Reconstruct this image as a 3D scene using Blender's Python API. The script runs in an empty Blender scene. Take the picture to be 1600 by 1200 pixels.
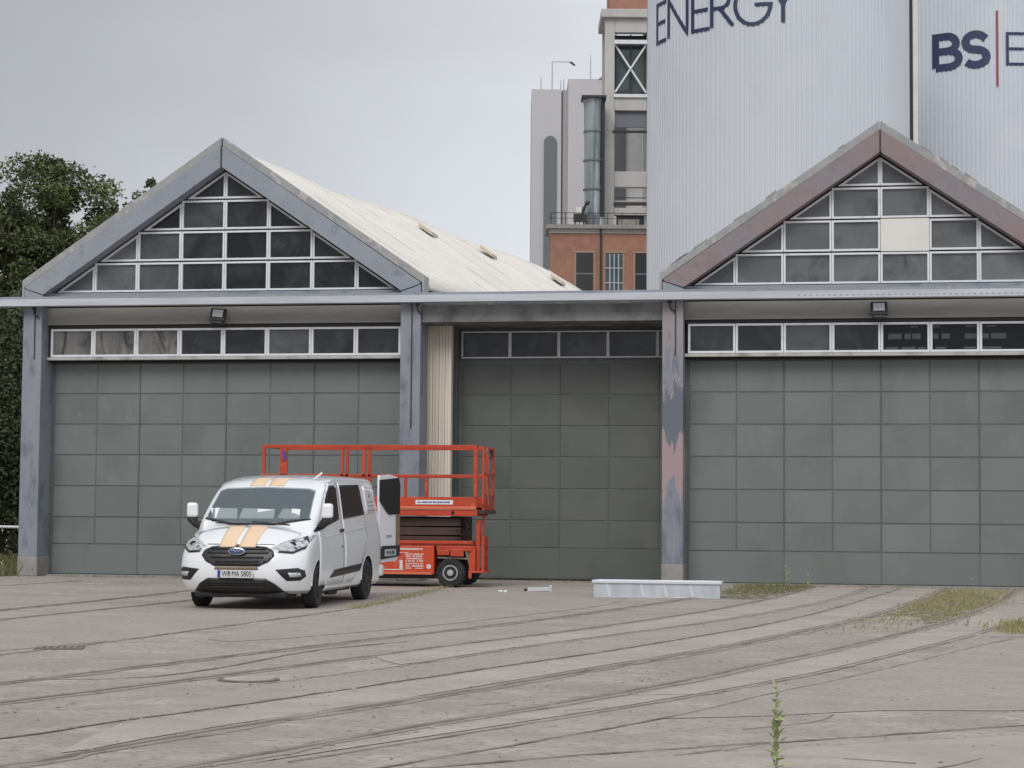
import bpy, bmesh, math, random
from mathutils import Vector, Matrix
from mathutils.bvhtree import BVHTree
S = bpy.context.scene
COL = S.collection
random.seed(7)
R = math.radians

# ------------------------------------------------------------------ camera
PSI, PIT, ROL = .1707, .0635, .0076
cd = bpy.data.cameras.new('camera'); cam = bpy.data.objects.new('camera', cd); COL.objects.link(cam)
cd.sensor_width = 36; cd.lens = 36 * 3100 / 1600; cd.clip_end = 2000; cd.clip_start = .1
_f = Vector((-math.sin(PSI) * math.cos(PIT), math.cos(PSI) * math.cos(PIT), math.sin(PIT)))
_r = Vector((math.cos(PSI), math.sin(PSI), 0)); _u = _r.cross(_f)
_r2 = _r * math.cos(ROL) + _u * math.sin(ROL); _u2 = _u * math.cos(ROL) - _r * math.sin(ROL)
cam.matrix_world = Matrix(((_r2.x, _u2.x, -_f.x, 0), (_r2.y, _u2.y, -_f.y, -41.05), (_r2.z, _u2.z, -_f.z, 1.5), (0, 0, 0, 1)))
S.camera = cam

# ------------------------------------------------------------------ world: overcast sky
w = bpy.data.worlds.new("World"); S.world = w; w.use_nodes = True
nt = w.node_tree; nt.nodes.clear()
def N(t, typ, **k):
    n = t.nodes.new(typ)
    for a, b in k.items(): setattr(n, a, b)
    return n
out = N(nt, 'ShaderNodeOutputWorld'); bg1 = N(nt, 'ShaderNodeBackground'); bg2 = N(nt, 'ShaderNodeBackground'); mx = N(nt, 'ShaderNodeMixShader')
sky = N(nt, 'ShaderNodeTexSky'); sky.sky_type = 'NISHITA'; sky.sun_disc = False
SUN_EL, SUN_AZ = R(46), R(188)      # azimuth measured clockwise from +Y
sky.sun_elevation = SUN_EL; sky.sun_rotation = SUN_AZ
bg1.inputs[1].default_value = .07
nt.links.new(sky.outputs[0], bg1.inputs[0])
tc = N(nt, 'ShaderNodeTexCoord'); mp = N(nt, 'ShaderNodeMapping'); mp.inputs['Scale'].default_value = (1, 1, 2.2)
mp.inputs['Location'].default_value = (.35, .1, .55)
no = N(nt, 'ShaderNodeTexNoise'); no.inputs['Scale'].default_value = 1.5; no.inputs['Detail'].default_value = 7; no.inputs['Roughness'].default_value = .55; no.inputs['Distortion'].default_value = .4
cr = N(nt, 'ShaderNodeValToRGB'); cr.color_ramp.elements[0].position = .30; cr.color_ramp.elements[0].color = (.50, .513, .535, 1)
cr.color_ramp.elements[1].position = .72; cr.color_ramp.elements[1].color = (.69, .715, .765, 1)
nt.links.new(tc.outputs['Generated'], mp.inputs[0]); nt.links.new(mp.outputs[0], no.inputs[0]); nt.links.new(no.outputs['Fac'], cr.inputs[0])
# brighter toward the zenith, as an overcast sky is
sx = N(nt, 'ShaderNodeSeparateXYZ'); nt.links.new(tc.outputs['Generated'], sx.inputs[0])
mr = N(nt, 'ShaderNodeMapRange'); mr.inputs[1].default_value = .2; mr.inputs[2].default_value = 1; mr.inputs[3].default_value = 1.0; mr.inputs[4].default_value = 1.5
nt.links.new(sx.outputs['Z'], mr.inputs[0]); # thinner cloud toward the low sky ahead, thicker up to the left
dt = N(nt, 'ShaderNodeVectorMath', operation='DOT_PRODUCT'); dt.inputs[1].default_value = (.985, .17, -.7); nt.links.new(tc.outputs['Generated'], dt.inputs[0])
mg = N(nt, 'ShaderNodeMapRange'); mg.interpolation_type = 'SMOOTHSTEP'; mg.inputs[1].default_value = -.50; mg.inputs[2].default_value = .02; mg.inputs[3].default_value = .56; mg.inputs[4].default_value = 1.20; nt.links.new(dt.outputs['Value'], mg.inputs[0])
mm = N(nt, 'ShaderNodeMath', operation='MULTIPLY'); nt.links.new(mr.outputs[0], mm.inputs[0]); nt.links.new(mg.outputs[0], mm.inputs[1]); nt.links.new(mm.outputs[0], bg2.inputs[1]); nt.links.new(cr.outputs[0], bg2.inputs[0])
mx.inputs[0].default_value = .93
nt.links.new(bg1.outputs[0], mx.inputs[1]); nt.links.new(bg2.outputs[0], mx.inputs[2]); nt.links.new(mx.outputs[0], out.inputs[0])

sl = bpy.data.lights.new('sun', 'SUN'); so = bpy.data.objects.new('sun', sl); COL.objects.link(so)
sl.energy = 1.5; sl.angle = R(30); sl.color = (1, .97, .93)
_d = Vector((math.sin(SUN_AZ) * math.cos(SUN_EL), math.cos(SUN_AZ) * math.cos(SUN_EL), math.sin(SUN_EL)))
so.rotation_euler = _d.to_track_quat('Z', 'Y').to_euler()
S.render.engine = 'CYCLES'
S.view_settings.view_transform = 'Standard'; S.view_settings.look = 'None'; S.view_settings.gamma = 1
S.view_settings.exposure = 0.22; S.view_settings.use_curve_mapping = False

# ------------------------------------------------------------------ materials
MATS = {}
def mat(name, c, rough=.7, metal=0, c2=None, scale=3, lo=.4, hi=.62, bump=0, bscale=None, stretch=(1, 1, 1), rand=0, spec=.5, detail=6, c3=None, s3=1, distort=0, coat=0, p3=(.5, .6), c4=None, s4=30, p4=(.5, .65), rot=0):
    """principled surface; c2 mottles in by noise, c3 by a second noise, rand varies the value per object"""
    m = bpy.data.materials.new(name); m.use_nodes = True; t = m.node_tree; b = t.nodes['Principled BSDF']
    b.inputs['Roughness'].default_value = rough; b.inputs['Metallic'].default_value = metal
    b.inputs['Specular IOR Level'].default_value = spec; b.inputs['Coat Weight'].default_value = coat; b.inputs['Coat Roughness'].default_value = .08
    col = None
    tcn = N(t, 'ShaderNodeTexCoord'); mpn = N(t, 'ShaderNodeMapping'); mpn.inputs['Scale'].default_value = stretch; mpn.inputs['Rotation'].default_value = (0, 0, rot)
    oi = N(t, 'ShaderNodeObjectInfo')
    if rand:
        mu = N(t, 'ShaderNodeMath', operation='MULTIPLY'); mu.inputs[1].default_value = 37
        t.links.new(oi.outputs['Random'], mu.inputs[0])
        va = N(t, 'ShaderNodeVectorMath', operation='ADD'); t.links.new(tcn.outputs['Object'], va.inputs[0]); t.links.new(mu.outputs[0], va.inputs[1]); t.links.new(va.outputs[0], mpn.inputs[0])
    else: t.links.new(tcn.outputs['Object'], mpn.inputs[0])
    def rgb(v):
        n = N(t, 'ShaderNodeRGB'); n.outputs[0].default_value = (*v, 1); return n.outputs[0]
    col = rgb(c)
    def mixin(col, c2, sc, lo, hi):
        n = N(t, 'ShaderNodeTexNoise'); n.inputs['Scale'].default_value = sc; n.inputs['Detail'].default_value = detail; n.inputs['Roughness'].default_value = .6; n.inputs['Distortion'].default_value = distort
        t.links.new(mpn.outputs[0], n.inputs[0])
        q = N(t, 'ShaderNodeMapRange'); q.inputs[1].default_value = lo; q.inputs[2].default_value = hi; t.links.new(n.outputs['Fac'], q.inputs[0])
        x = N(t, 'ShaderNodeMix', data_type='RGBA'); t.links.new(q.outputs[0], x.inputs[0]); t.links.new(col, x.inputs[6]); t.links.new(rgb(c2), x.inputs[7])
        return x.outputs[2]
    if c2: col = mixin(col, c2, scale, lo, hi)
    if c3: col = mixin(col, c3, s3, *p3)
    if c4: col = mixin(col, c4, s4, *p4)
    if rand:
        q = N(t, 'ShaderNodeMapRange'); q.inputs[3].default_value = 1 - rand; q.inputs[4].default_value = 1 + rand; t.links.new(oi.outputs['Random'], q.inputs[0])
        h = N(t, 'ShaderNodeHueSaturation'); t.links.new(q.outputs[0], h.inputs['Value']); t.links.new(col, h.inputs['Color']); col = h.outputs[0]
    t.links.new(col, b.inputs['Base Color'])
    if bump:
        n = N(t, 'ShaderNodeTexNoise'); n.inputs['Scale'].default_value = bscale or scale * 8; n.inputs['Detail'].default_value = 5; t.links.new(mpn.outputs[0], n.inputs[0])
        bn = N(t, 'ShaderNodeBump'); bn.inputs['Strength'].default_value = bump; bn.inputs['Distance'].default_value = .02; t.links.new(n.outputs['Fac'], bn.inputs['Height']); t.links.new(bn.outputs[0], b.inputs['Normal'])
    MATS[name] = m; return m
def glass(name, tint, fac, rough=.05):
    m = bpy.data.materials.new(name); m.use_nodes = True; t = m.node_tree; b = t.nodes['Principled BSDF']
    b.inputs['Base Color'].default_value = (*tint, 1); b.inputs['Roughness'].default_value = rough
    tr = N(t, 'ShaderNodeBsdfTransparent'); tr.inputs[0].default_value = (.93, .96, .97, 1); x = N(t, 'ShaderNodeMixShader'); x.inputs[0].default_value = fac
    t.links.new(b.outputs[0], x.inputs[1]); t.links.new(tr.outputs[0], x.inputs[2]); t.links.new(x.outputs[0], t.nodes['Material Output'].inputs[0]); MATS[name] = m; return m

M = MATS
mat('blue_paint', (.25, .28, .33), .6, c2=(.305, .325, .36), scale=1.2, lo=.35, hi=.7, c3=(.18, .205, .245), s3=3, p3=(.56, .72), bump=.15, bscale=30, c4=(.36, .36, .365), s4=6, p4=(.64, .70))
mat('post_paint', (.215, .24, .29), .6, c2=(.275, .285, .325), scale=1.3, lo=.35, hi=.7, c3=(.15, .17, .20), s3=2.2, p3=(.52, .66), stretch=(1.6, 1, .6), bump=.15, bscale=30, c4=(.33, .335, .35), s4=6, p4=(.66, .72))
mat('primer_patch', (.215, .235, .285), .7, c2=(.27, .265, .30), scale=1.3, lo=.38, hi=.66, c3=(.15, .175, .21), s3=1.6, p3=(.52, .64), stretch=(1.6, 1, .5), bump=.12, bscale=30, distort=.5)
def primer_bands(m, bands):
    t = m.node_tree; b = t.nodes['Principled BSDF']; src = b.inputs['Base Color'].links[0].from_socket; tc = N(t, 'ShaderNodeTexCoord'); sp = N(t, 'ShaderNodeSeparateXYZ'); t.links.new(tc.outputs['Object'], sp.inputs[0])
    n = N(t, 'ShaderNodeTexNoise'); n.inputs['Scale'].default_value = 1.0; n.inputs['Detail'].default_value = 7; n.inputs['Roughness'].default_value = .7; mv = N(t, 'ShaderNodeMapping'); mv.inputs['Scale'].default_value = (7, 7, 1.1); t.links.new(tc.outputs['Object'], mv.inputs[0]); t.links.new(mv.outputs[0], n.inputs[0])
    wv = N(t, 'ShaderNodeMath', operation='MULTIPLY_ADD'); wv.inputs[1].default_value = 3.0; t.links.new(n.outputs['Fac'], wv.inputs[0]); t.links.new(sp.outputs['Z'], wv.inputs[2])
    for z0, z1, c in bands:
        a = N(t, 'ShaderNodeMapRange'); a.inputs[1].default_value = z0 + 1.47; a.inputs[2].default_value = z0 + 1.53; t.links.new(wv.outputs[0], a.inputs[0])
        d = N(t, 'ShaderNodeMapRange'); d.inputs[1].default_value = z1 + 1.53; d.inputs[2].default_value = z1 + 1.47; t.links.new(wv.outputs[0], d.inputs[0])
        k = N(t, 'ShaderNodeMath', operation='MULTIPLY'); t.links.new(a.outputs[0], k.inputs[0]); t.links.new(d.outputs[0], k.inputs[1])
        x = N(t, 'ShaderNodeMix', data_type='RGBA'); x.inputs[7].default_value = (*c, 1); t.links.new(k.outputs[0], x.inputs[0]); t.links.new(src, x.inputs[6]); src = x.outputs[2]
    t.links.new(src, b.inputs['Base Color'])
primer_bands(M['primer_patch'], [(1.95, 2.95, (.37, .275, .285)), (3.02, 3.95, (.135, .155, .185)), (3.98, 4.08, (.38, .29, .31)), (4.75, 5.8, (.30, .27, .295))])
mat('faded_red', (.27, .20, .20), .7, c2=(.235, .215, .235), scale=.7, lo=.42, hi=.6, c3=(.22, .165, .175), s3=4, p3=(.5, .75), bump=.1, bscale=30)
mat('verge_metal', (.36, .355, .345), .65, c2=(.28, .29, .31), scale=2, c3=(.45, .43, .40), s3=3, p3=(.55, .62), bump=.2, bscale=20)
mat('white_frame', (.72, .74, .77), .5, c2=(.5, .5, .51), scale=4, lo=.55, hi=.8)
mat('ledge', (.46, .46, .45), .6, c2=(.25, .25, .23), scale=3, lo=.5, hi=.7)
mat('lintel', (.30, .295, .275), .7, c2=(.24, .24, .225), scale=1.2, stretch=(.5, 1, 4), bump=.1)
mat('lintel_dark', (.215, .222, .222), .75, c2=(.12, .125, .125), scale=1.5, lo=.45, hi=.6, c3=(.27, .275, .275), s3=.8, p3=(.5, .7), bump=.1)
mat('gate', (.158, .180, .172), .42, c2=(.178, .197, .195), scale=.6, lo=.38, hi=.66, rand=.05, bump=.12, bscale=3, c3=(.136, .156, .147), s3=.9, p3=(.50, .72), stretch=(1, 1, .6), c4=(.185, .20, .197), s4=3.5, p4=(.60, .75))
mat('gate_darker', (.108, .119, .110), .5, c2=(.125, .134, .127), scale=.7, lo=.38, hi=.66, rand=.05, c3=(.092, .10, .092), s3=.9, p3=(.5, .75), bump=.12, bscale=3)  # darker version of the gate colours, for the recessed middle gate
mat('gate_frame', (.125, .143, .136), .55, c2=(.105, .12, .112), scale=2)
mat('beam', (.55, .578, .63), .5, c2=(.46, .48, .52), scale=1.5, stretch=(.3, 1, 3), c4=(.40, .41, .43), s4=5, p4=(.6, .75))
mat('dark', (.012, .012, .012), .8)
mat('dark_metal', (.03, .03, .032), .5)
mat('pane_dark', (.012, .013, .017), .10, c2=(.035, .037, .043), scale=.9, rand=.4, c3=(.06, .063, .068), s3=.8, p3=(.55, .75), distort=1.5)  # mottled base colour of the panes paints in varied reflections
mat('pane_mid', (.06, .063, .07), .2, c2=(.10, .105, .11), scale=.8, rand=.2, distort=1.5)
mat('pane_dusty_sheen', (.105, .112, .12), .25, c2=(.145, .15, .155), scale=.8, rand=.2, c3=(.055, .058, .063), s3=1.1, p3=(.54, .72), distort=1)  # dusty glass, its mottle painting in reflections as well
mat('pane_milky', (.13, .13, .126), .3, c2=(.22, .215, .20), scale=1.3, stretch=(1.8, 1, .6), rand=.15, c3=(.05, .05, .052), s3=1.6, p3=(.54, .66), distort=.8)
glass('pane_clear', (.01, .01, .012), .62)
mat('white_board', (.74, .73, .70), .7, c2=(.68, .67, .64), scale=1)
mat('roof', (.78, .745, .69), .8, c2=(.72, .68, .62), scale=.8, c3=(.62, .575, .51), s3=2.5, p3=(.6, .78), bump=.4, bscale=2)
mat('roof_dirt', (.52, .46, .37), .9)
mat('cladding', (.70, .64, .55), .6, c2=(.60, .545, .46), scale=1, stretch=(3, 1, .4), rand=.06)
mat('concrete', (.33, .31, .29), .9, c2=(.26, .25, .23), scale=3, bump=.3)
mat('silo', (.58, .612, .665), .55, c2=(.545, .58, .635), scale=.12, stretch=(1, 1, .5), c3=(.52, .55, .60), s3=.5, p3=(.55, .8), c4=(.63, .655, .70), s4=.25, p4=(.5, .75))
mat('silo_rib', (.40, .43, .48), .5)
mat('navy', (.020, .030, .085), .5, c2=(.03, .042, .10), scale=.5)
mat('sign_red', (.30, .03, .035), .5)
mat('tower', (.53, .52, .50), .85, c2=(.45, .44, .42), scale=.3, c3=(.30, .28, .26), s3=.6, p3=(.58, .8), stretch=(1, 1, .4))
mat('brick_plain', (.37, .195, .14), .9, c2=(.31, .155, .115), scale=.35, c3=(.43, .25, .185), s3=1.2, p3=(.5, .8), bump=.2, c4=(.27, .13, .10), s4=2.5, p4=(.55, .75))
mat('brick_dark', (.20, .09, .06), .9, c2=(.14, .08, .06), scale=1)
mat('brick_trim', (.36, .25, .18), .9)
mat('pale_wall', (.54, .535, .555), .7, c2=(.50, .495, .515), scale=.08, stretch=(1, 1, .3))
mat('pale_wall_b', (.38, .37, .385), .7)
mat('slot_grey', (.15, .165, .185), .6)
mat('duct', (.40, .44, .455), .3, .3, c2=(.19, .24, .25), scale=.5, stretch=(1.3, 1.3, .12), lo=.42, hi=.58, c3=(.58, .60, .62), s3=.8, p3=(.55, .68))
mat('window_black', (.035, .037, .04), .3)
mat('window_grey', (.16, .17, .19), .5)
mat('teal_glass', (.05, .075, .08), .2, c2=(.09, .12, .125), scale=.6)
mat('grille_light', (.42, .45, .48), .5)
mat('bark', (.07, .055, .04), .9, bump=.4)
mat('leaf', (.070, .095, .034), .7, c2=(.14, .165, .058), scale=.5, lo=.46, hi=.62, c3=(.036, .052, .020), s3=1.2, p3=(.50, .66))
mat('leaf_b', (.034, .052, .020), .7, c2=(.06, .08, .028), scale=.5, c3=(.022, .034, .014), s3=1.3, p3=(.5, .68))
mat('weed', (.33, .38, .19), .7, c2=(.40, .43, .25), scale=9)
mat('dry_grass', (.32, .29, .135), .8, c2=(.22, .23, .09), scale=3, c3=(.40, .34, .20), s3=5)
mat('green_grass', (.13, .15, .055), .8, c2=(.21, .19, .09), scale=2)
mat('verge_grass', (.13, .14, .055), .8, c2=(.2, .17, .09), scale=1, c3=(.07, .09, .035), s3=2)
mat('stone', (.17, .14, .12), .9, c2=(.3, .26, .23), scale=30)
mat('ground', (.385, .338, .302), .92, c2=(.30, .262, .236), scale=.45, lo=.40, hi=.64, c3=(.45, .398, .355), s3=1.4, p3=(.50, .66), bump=.8, bscale=25, distort=.4, detail=10, c4=(.24, .208, .186), s4=14, p4=(.49, .66), rot=R(-58), stretch=(.8, 1.25, 1))
mat('dusty', (.44, .393, .347), .92, c2=(.36, .318, .283), scale=.8, lo=.40, hi=.64, c3=(.30, .262, .235), s3=2.0, p3=(.54, .70), bump=.7, bscale=25, distort=.4, detail=10, c4=(.34, .30, .268), s4=16, p4=(.50, .68), rot=R(-58), stretch=(.8, 1.25, 1))
mat('asphalt', (.352, .312, .283), .88, c2=(.395, .352, .318), scale=.7, lo=.42, hi=.64, c3=(.305, .268, .246), s3=2.4, p3=(.5, .70), bump=.6, bscale=35, detail=10, c4=(.27, .237, .218), s4=22, p4=(.50, .64), rot=R(-58), stretch=(.8, 1.25, 1))
mat('crack', (.22, .185, .16), .95, c2=(.37, .32, .29), scale=2.2, lo=.40, hi=.58, c3=(.13, .105, .085), s3=5, p3=(.55, .7))
mat('rail', (.235, .195, .17), .55, c2=(.16, .13, .11), scale=3, c3=(.31, .27, .24), s3=1.2, p3=(.5, .65))
mat('track_dirt', (.29, .245, .215), .95, c2=(.36, .312, .28), scale=2, c3=(.19, .155, .13), s3=4, p3=(.52, .66), bump=.5)
mat('moss', (.235, .225, .115), .95, c2=(.30, .26, .19), scale=3, c3=(.16, .17, .06), s3=6, p3=(.5, .6), bump=.6)
_t = M['moss'].node_tree; _n = N(_t, 'ShaderNodeTexNoise'); _n.inputs['Scale'].default_value = 5; _q = N(_t, 'ShaderNodeMapRange'); _q.inputs[1].default_value = .46; _q.inputs[2].default_value = .56
_c = N(_t, 'ShaderNodeTexCoord'); _t.links.new(_c.outputs['Object'], _n.inputs[0]); _t.links.new(_n.outputs['Fac'], _q.inputs[0]); _t.links.new(_q.outputs[0], _t.nodes['Principled BSDF'].inputs['Alpha'])
mat('manhole', (.42, .39, .36), .85, c2=(.34, .31, .29), scale=8)
mat('iron', (.12, .105, .095), .7, c2=(.2, .17, .15), scale=8)
mat('verge', (.10, .10, .045), .95, c2=(.17, .14, .08), scale=1.2, bump=.6)
mat('galv', (.52, .56, .61), .38, .35, c2=(.62, .66, .71), scale=1.3, stretch=(3, 3, .5), lo=.4, hi=.6)
mat('galv_rim', (.68, .71, .75), .4, .2)
mat('galv_pipe', (.45, .46, .47), .5, .3)
# van
mat('van_white', (.84, .86, .89), .22, coat=1, c2=(.80, .82, .85), scale=1.2)
mat('van_stripe', (.80, .58, .38), .45, c2=(.82, .63, .45), scale=2)
mat('van_black', (.012, .012, .013), .4, c2=(.022, .022, .023), scale=4)
mat('plastic', (.025, .025, .027), .5)
mat('tyre', (.016, .016, .016), .8, c2=(.03, .028, .026), scale=6)
mat('rim_black', (.02, .02, .021), .4)
mat('lamp_glass', (.42, .44, .47), .12, .3, c2=(.65, .67, .7), scale=14, lo=.42, hi=.55, c3=(.05, .05, .055), s3=9, p3=(.56, .6))
mat('chrome', (.6, .62, .65), .2, .9)
mat('badge', (.05, .09, .2), .3)
mat('plate_white', (.62, .62, .62), .5)
mat('plate_blue', (.01, .06, .32), .5)
mat('ink', (.02, .02, .025), .6)
mat('paper', (.75, .78, .78), .7)
mat('cab', (.035, .038, .04), .8)
mat('dash', (.06, .065, .068), .7)
glass('windscreen', (.22, .265, .295), .5, .04)  # pale tint paints the sky's reflection into the glass colour
glass('cab_glass', (.012, .012, .013), .35)
mat('side_glass', (.010, .010, .010), .25)
mat('ply', (.25, .17, .11), .7, c2=(.18, .12, .08), scale=6, stretch=(4, 4, .5))
mat('seam', (.20, .21, .22), .6)
# lift
mat('lift_red', (.53, .064, .025), .42, c2=(.43, .054, .024), scale=2, c3=(.58, .12, .06), s3=5, p3=(.60, .7), rand=.08)
mat('lift_edge', (.60, .16, .08), .5)
mat('lift_dark', (.075, .047, .038), .85, c2=(.055, .036, .03), scale=2)
mat('lift_grey', (.32, .34, .35), .5)
mat('lift_wire', (.25, .22, .19), .6)
mat('print_white', (.68, .60, .58), .6)
mat('print_blue', (.05, .07, .35), .6)
mat('floodlight_face', (.62, .65, .69), .25)

# ------------------------------------------------------------------ helpers
def link(o, parent=None):
    COL.objects.link(o)
    if parent: o.parent = parent
    return o
def tag(o, label=None, cat=None, group=None, kind=None):
    if label: o['label'] = label
    if cat: o['category'] = cat
    if group: o['group'] = group
    if kind: o['kind'] = kind
    return o
def empty(name, loc, rz, label, cat, group=None):
    o = bpy.data.objects.new(name, None); o.empty_display_size = .3; o.location = loc; o.rotation_euler = (0, 0, rz); link(o); return tag(o, label, cat, group)
class B:
    """collects solids into one mesh object"""
    def __init__(s): s.v = []; s.f = []; s.mi = []; s.m = 0
    def poly(s, pts, idx): 
        n = len(s.v); s.v += [tuple(p) for p in pts]; s.f += [[n + i for i in f] for f in idx]; s.mi += [s.m] * len(idx); return s
    def box(s, x0, x1, y0, y1, z0, z1):
        x0, x1 = min(x0, x1), max(x0, x1); y0, y1 = min(y0, y1), max(y0, y1); z0, z1 = min(z0, z1), max(z0, z1)
        return s.poly([(x0, y0, z0), (x1, y0, z0), (x1, y1, z0), (x0, y1, z0), (x0, y0, z1), (x1, y0, z1), (x1, y1, z1), (x0, y1, z1)],
                      [(0, 3, 2, 1), (4, 5, 6, 7), (0, 1, 5, 4), (1, 2, 6, 5), (2, 3, 7, 6), (3, 0, 4, 7)])
    def prism(s, pts, d):   # polygon pts (3d, planar) extruded by vector d
        n = len(pts); d = Vector(d); P = [Vector(p) for p in pts]; Q = [p + d for p in P]
        nrm = sum(((P[i] - P[0]).cross(P[i + 1] - P[0]) for i in range(1, n - 1)), Vector())
        if nrm.dot(d) > 0: P.reverse(); Q.reverse()
        return s.poly(P + Q, [tuple(range(n)), tuple(range(2 * n - 1, n - 1, -1))] + [(i, i + n, (i + 1) % n + n, (i + 1) % n) for i in range(n)])
    def xz(s, pts, y0, y1): return s.prism([(x, y0, z) for x, z in pts], (0, y1 - y0, 0))
    def bar(s, a, b, w, h=None):
        a, b = Vector(a), Vector(b); d = (b - a).normalized(); up = Vector((0, 0, 1)) if abs(d.z) < .95 else Vector((0, 1, 0))
        r = d.cross(up).normalized(); u = r.cross(d); h = h or w; r *= w / 2; u *= h / 2
        return s.prism([a - r - u, a + r - u, a + r + u, a - r + u], b - a)
    def tube(s, pts, rad, n=8):
        pts = [Vector(p) for p in pts]; k = len(s.v); rads = rad if isinstance(rad, (list, tuple)) else [rad] * len(pts)
        for i, p in enumerate(pts):
            d = (pts[min(i + 1, len(pts) - 1)] - pts[max(i - 1, 0)]).normalized(); up = Vector((0, 0, 1)) if abs(d.z) < .9 else Vector((0, 1, 0))
            r = d.cross(up).normalized(); u = r.cross(d)
            for j in range(n):
                a = 2 * math.pi * j / n; s.v.append(tuple(p + (r * math.cos(a) + u * math.sin(a)) * rads[i]))
        fs = []
        for i in range(len(pts) - 1):
            for j in range(n): fs.append([k + i * n + j, k + i * n + (j + 1) % n, k + (i + 1) * n + (j + 1) % n, k + (i + 1) * n + j])
        fs.append([k + j for j in range(n)][::-1]); fs.append([k + (len(pts) - 1) * n + j for j in range(n)])
        s.f += fs; s.mi += [s.m] * len(fs); return s
    def lathe(s, prof, axis='x', o=(0, 0, 0), n=28):   # prof: (along, radius)
        k = len(s.v); O = Vector(o)
        for a, r in prof:
            for j in range(n):
                t = 2 * math.pi * j / n; c, q = r * math.cos(t), r * math.sin(t)
                s.v.append(tuple(O + (Vector((a, c, q)) if axis == 'x' else Vector((c, q, a)) if axis == 'z' else Vector((c, a, q)))))
        fs = []
        for i in range(len(prof) - 1):
            for j in range(n): fs.append([k + i * n + j, k + (i + 1) * n + j, k + (i + 1) * n + (j + 1) % n, k + i * n + (j + 1) % n])
        fs.append([k + j for j in range(n)]); fs.append([k + (len(prof) - 1) * n + j for j in range(n)][::-1])
        s.f += fs; s.mi += [s.m] * len(fs); return s
    def mesh(s, name, mats):
        me = bpy.data.meshes.new(name); me.from_pydata(s.v, [], s.f)
        for m in (mats if isinstance(mats, (list, tuple)) else [mats]): me.materials.append(M[m])
        if any(s.mi):
            for p, i in zip(me.polygons, s.mi): p.material_index = i
        bm = bmesh.new(); bm.from_mesh(me); bmesh.ops.recalc_face_normals(bm, faces=bm.faces); bm.to_mesh(me); bm.free()
        return me
    def build(s, name, mats, parent=None, smooth=None, bevel=0, loc=None):
        me = s.mesh(name, mats)
        if smooth:
            for p in me.polygons: p.use_smooth = True
            me.set_sharp_from_angle(angle=R(smooth))
        o = link(bpy.data.objects.new(name, me), parent)
        if loc: o.location = loc
        if bevel:
            b = o.modifiers.new('bevel', 'BEVEL'); b.width = bevel; b.segments = 2; b.limit_method = 'ANGLE'
        return o
def inst(name, me, parent, loc, scale=None):
    o = link(bpy.data.objects.new(name, me), parent); o.location = loc
    if scale: o.scale = scale
    return o
def inset(pts, d):
    """inset a convex 2d polygon by d"""
    n = len(pts); P = [Vector(p) for p in pts]
    ar = sum(P[i].x * P[(i + 1) % n].y - P[(i + 1) % n].x * P[i].y for i in range(n))
    if ar < 0: P.reverse()
    L = []
    for i in range(n):
        e = (P[(i + 1) % n] - P[i]).normalized(); nn = Vector((-e.y, e.x)); L.append((P[i] + nn * d, e))
    o = []
    for i in range(n):
        (p, e), (q, g) = L[i - 1], L[i]; den = e.x * g.y - e.y * g.x; t = ((q.x - p.x) * g.y - (q.y - p.y) * g.x) / den if abs(den) > 1e-7 else 0; o.append(p + e * t if t else q)
    return P, o
def ring(b, pts, d, y0, y1):
    P, Q = inset(pts, d); n = len(P)
    for i in range(n):
        j = (i + 1) % n; b.xz([tuple(P[i]), tuple(P[j]), tuple(Q[j]), tuple(Q[i])], y0, y1)
    return [tuple(q) for q in Q]
def smooth_line(pts, step=.4):
    P = [Vector((*p, 0)) for p in pts]; P = [2 * P[0] - P[1]] + P + [2 * P[-1] - P[-2]]; o = []
    for i in range(1, len(P) - 2):
        n = max(2, int((P[i + 1] - P[i]).length / step))
        for k in range(n):
            t = k / n; a, b, c, d = P[i - 1:i + 3]
            o.append(.5 * ((2 * b) + (c - a) * t + (2 * a - 5 * b + 4 * c - d) * t * t + (3 * b - a - 3 * c + d) * t ** 3))
    o.append(P[-2]); return o
def ribbon(b, line, off, wd, z0, z1, wob=0, rnd=random):
    """strip along a ground line, side walls included"""
    L = []
    for i, p in enumerate(line):
        d = (line[min(i + 1, len(line) - 1)] - line[max(i - 1, 0)]).normalized(); nn = Vector((-d.y, d.x, 0)); a = wob * (rnd.random() - .5); c = wob * (rnd.random() - .5)
        L.append((p + nn * (off - wd / 2 + a), p + nn * (off + wd / 2 + c)))
    k = len(b.v)
    for p, q in L: b.v += [(p.x, p.y, z0), (p.x, p.y, z1), (q.x, q.y, z1), (q.x, q.y, z0)]
    for i in range(len(L) - 1):
        a, c = k + 4 * i, k + 4 * i + 4
        for x, y in ((0, 1), (1, 2), (2, 3)): b.f.append([a + x, a + y, c + y, c + x]); b.mi.append(b.m)

# ------------------------------------------------------------------ ground
g = B(); g.poly([(-700, -120, 0), (700, -120, 0), (700, 900, 0), (-700, 900, 0)], [(0, 1, 2, 3)]); tag(g.build('ground', 'ground'), kind='structure')
def sheet(name, pts, z, m):
    b = B(); P = smooth_line(pts + [pts[0]], 1.2)[:-1]; b.poly([(p.x, p.y, z) for p in P], [tuple(range(len(P)))])
    bm = bmesh.new(); me = b.mesh(name, m); bm.from_mesh(me); bmesh.ops.triangulate(bm, faces=bm.faces); bm.to_mesh(me); bm.free()
    return tag(link(bpy.data.objects.new(name, me)), kind='structure')
LA = [(-8.6, -29.5), (-7.12, -25.12), (-6.65, -23.3), (-6.14, -21.3), (-5.45, -18.6), (-4.83, -16.4), (-4.1, -13.4), (-3.45, -10.2), (-2.8, -6.7), (-2.45, -4.0), (-2.2, -1.05), (-2.1, .2)]
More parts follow.
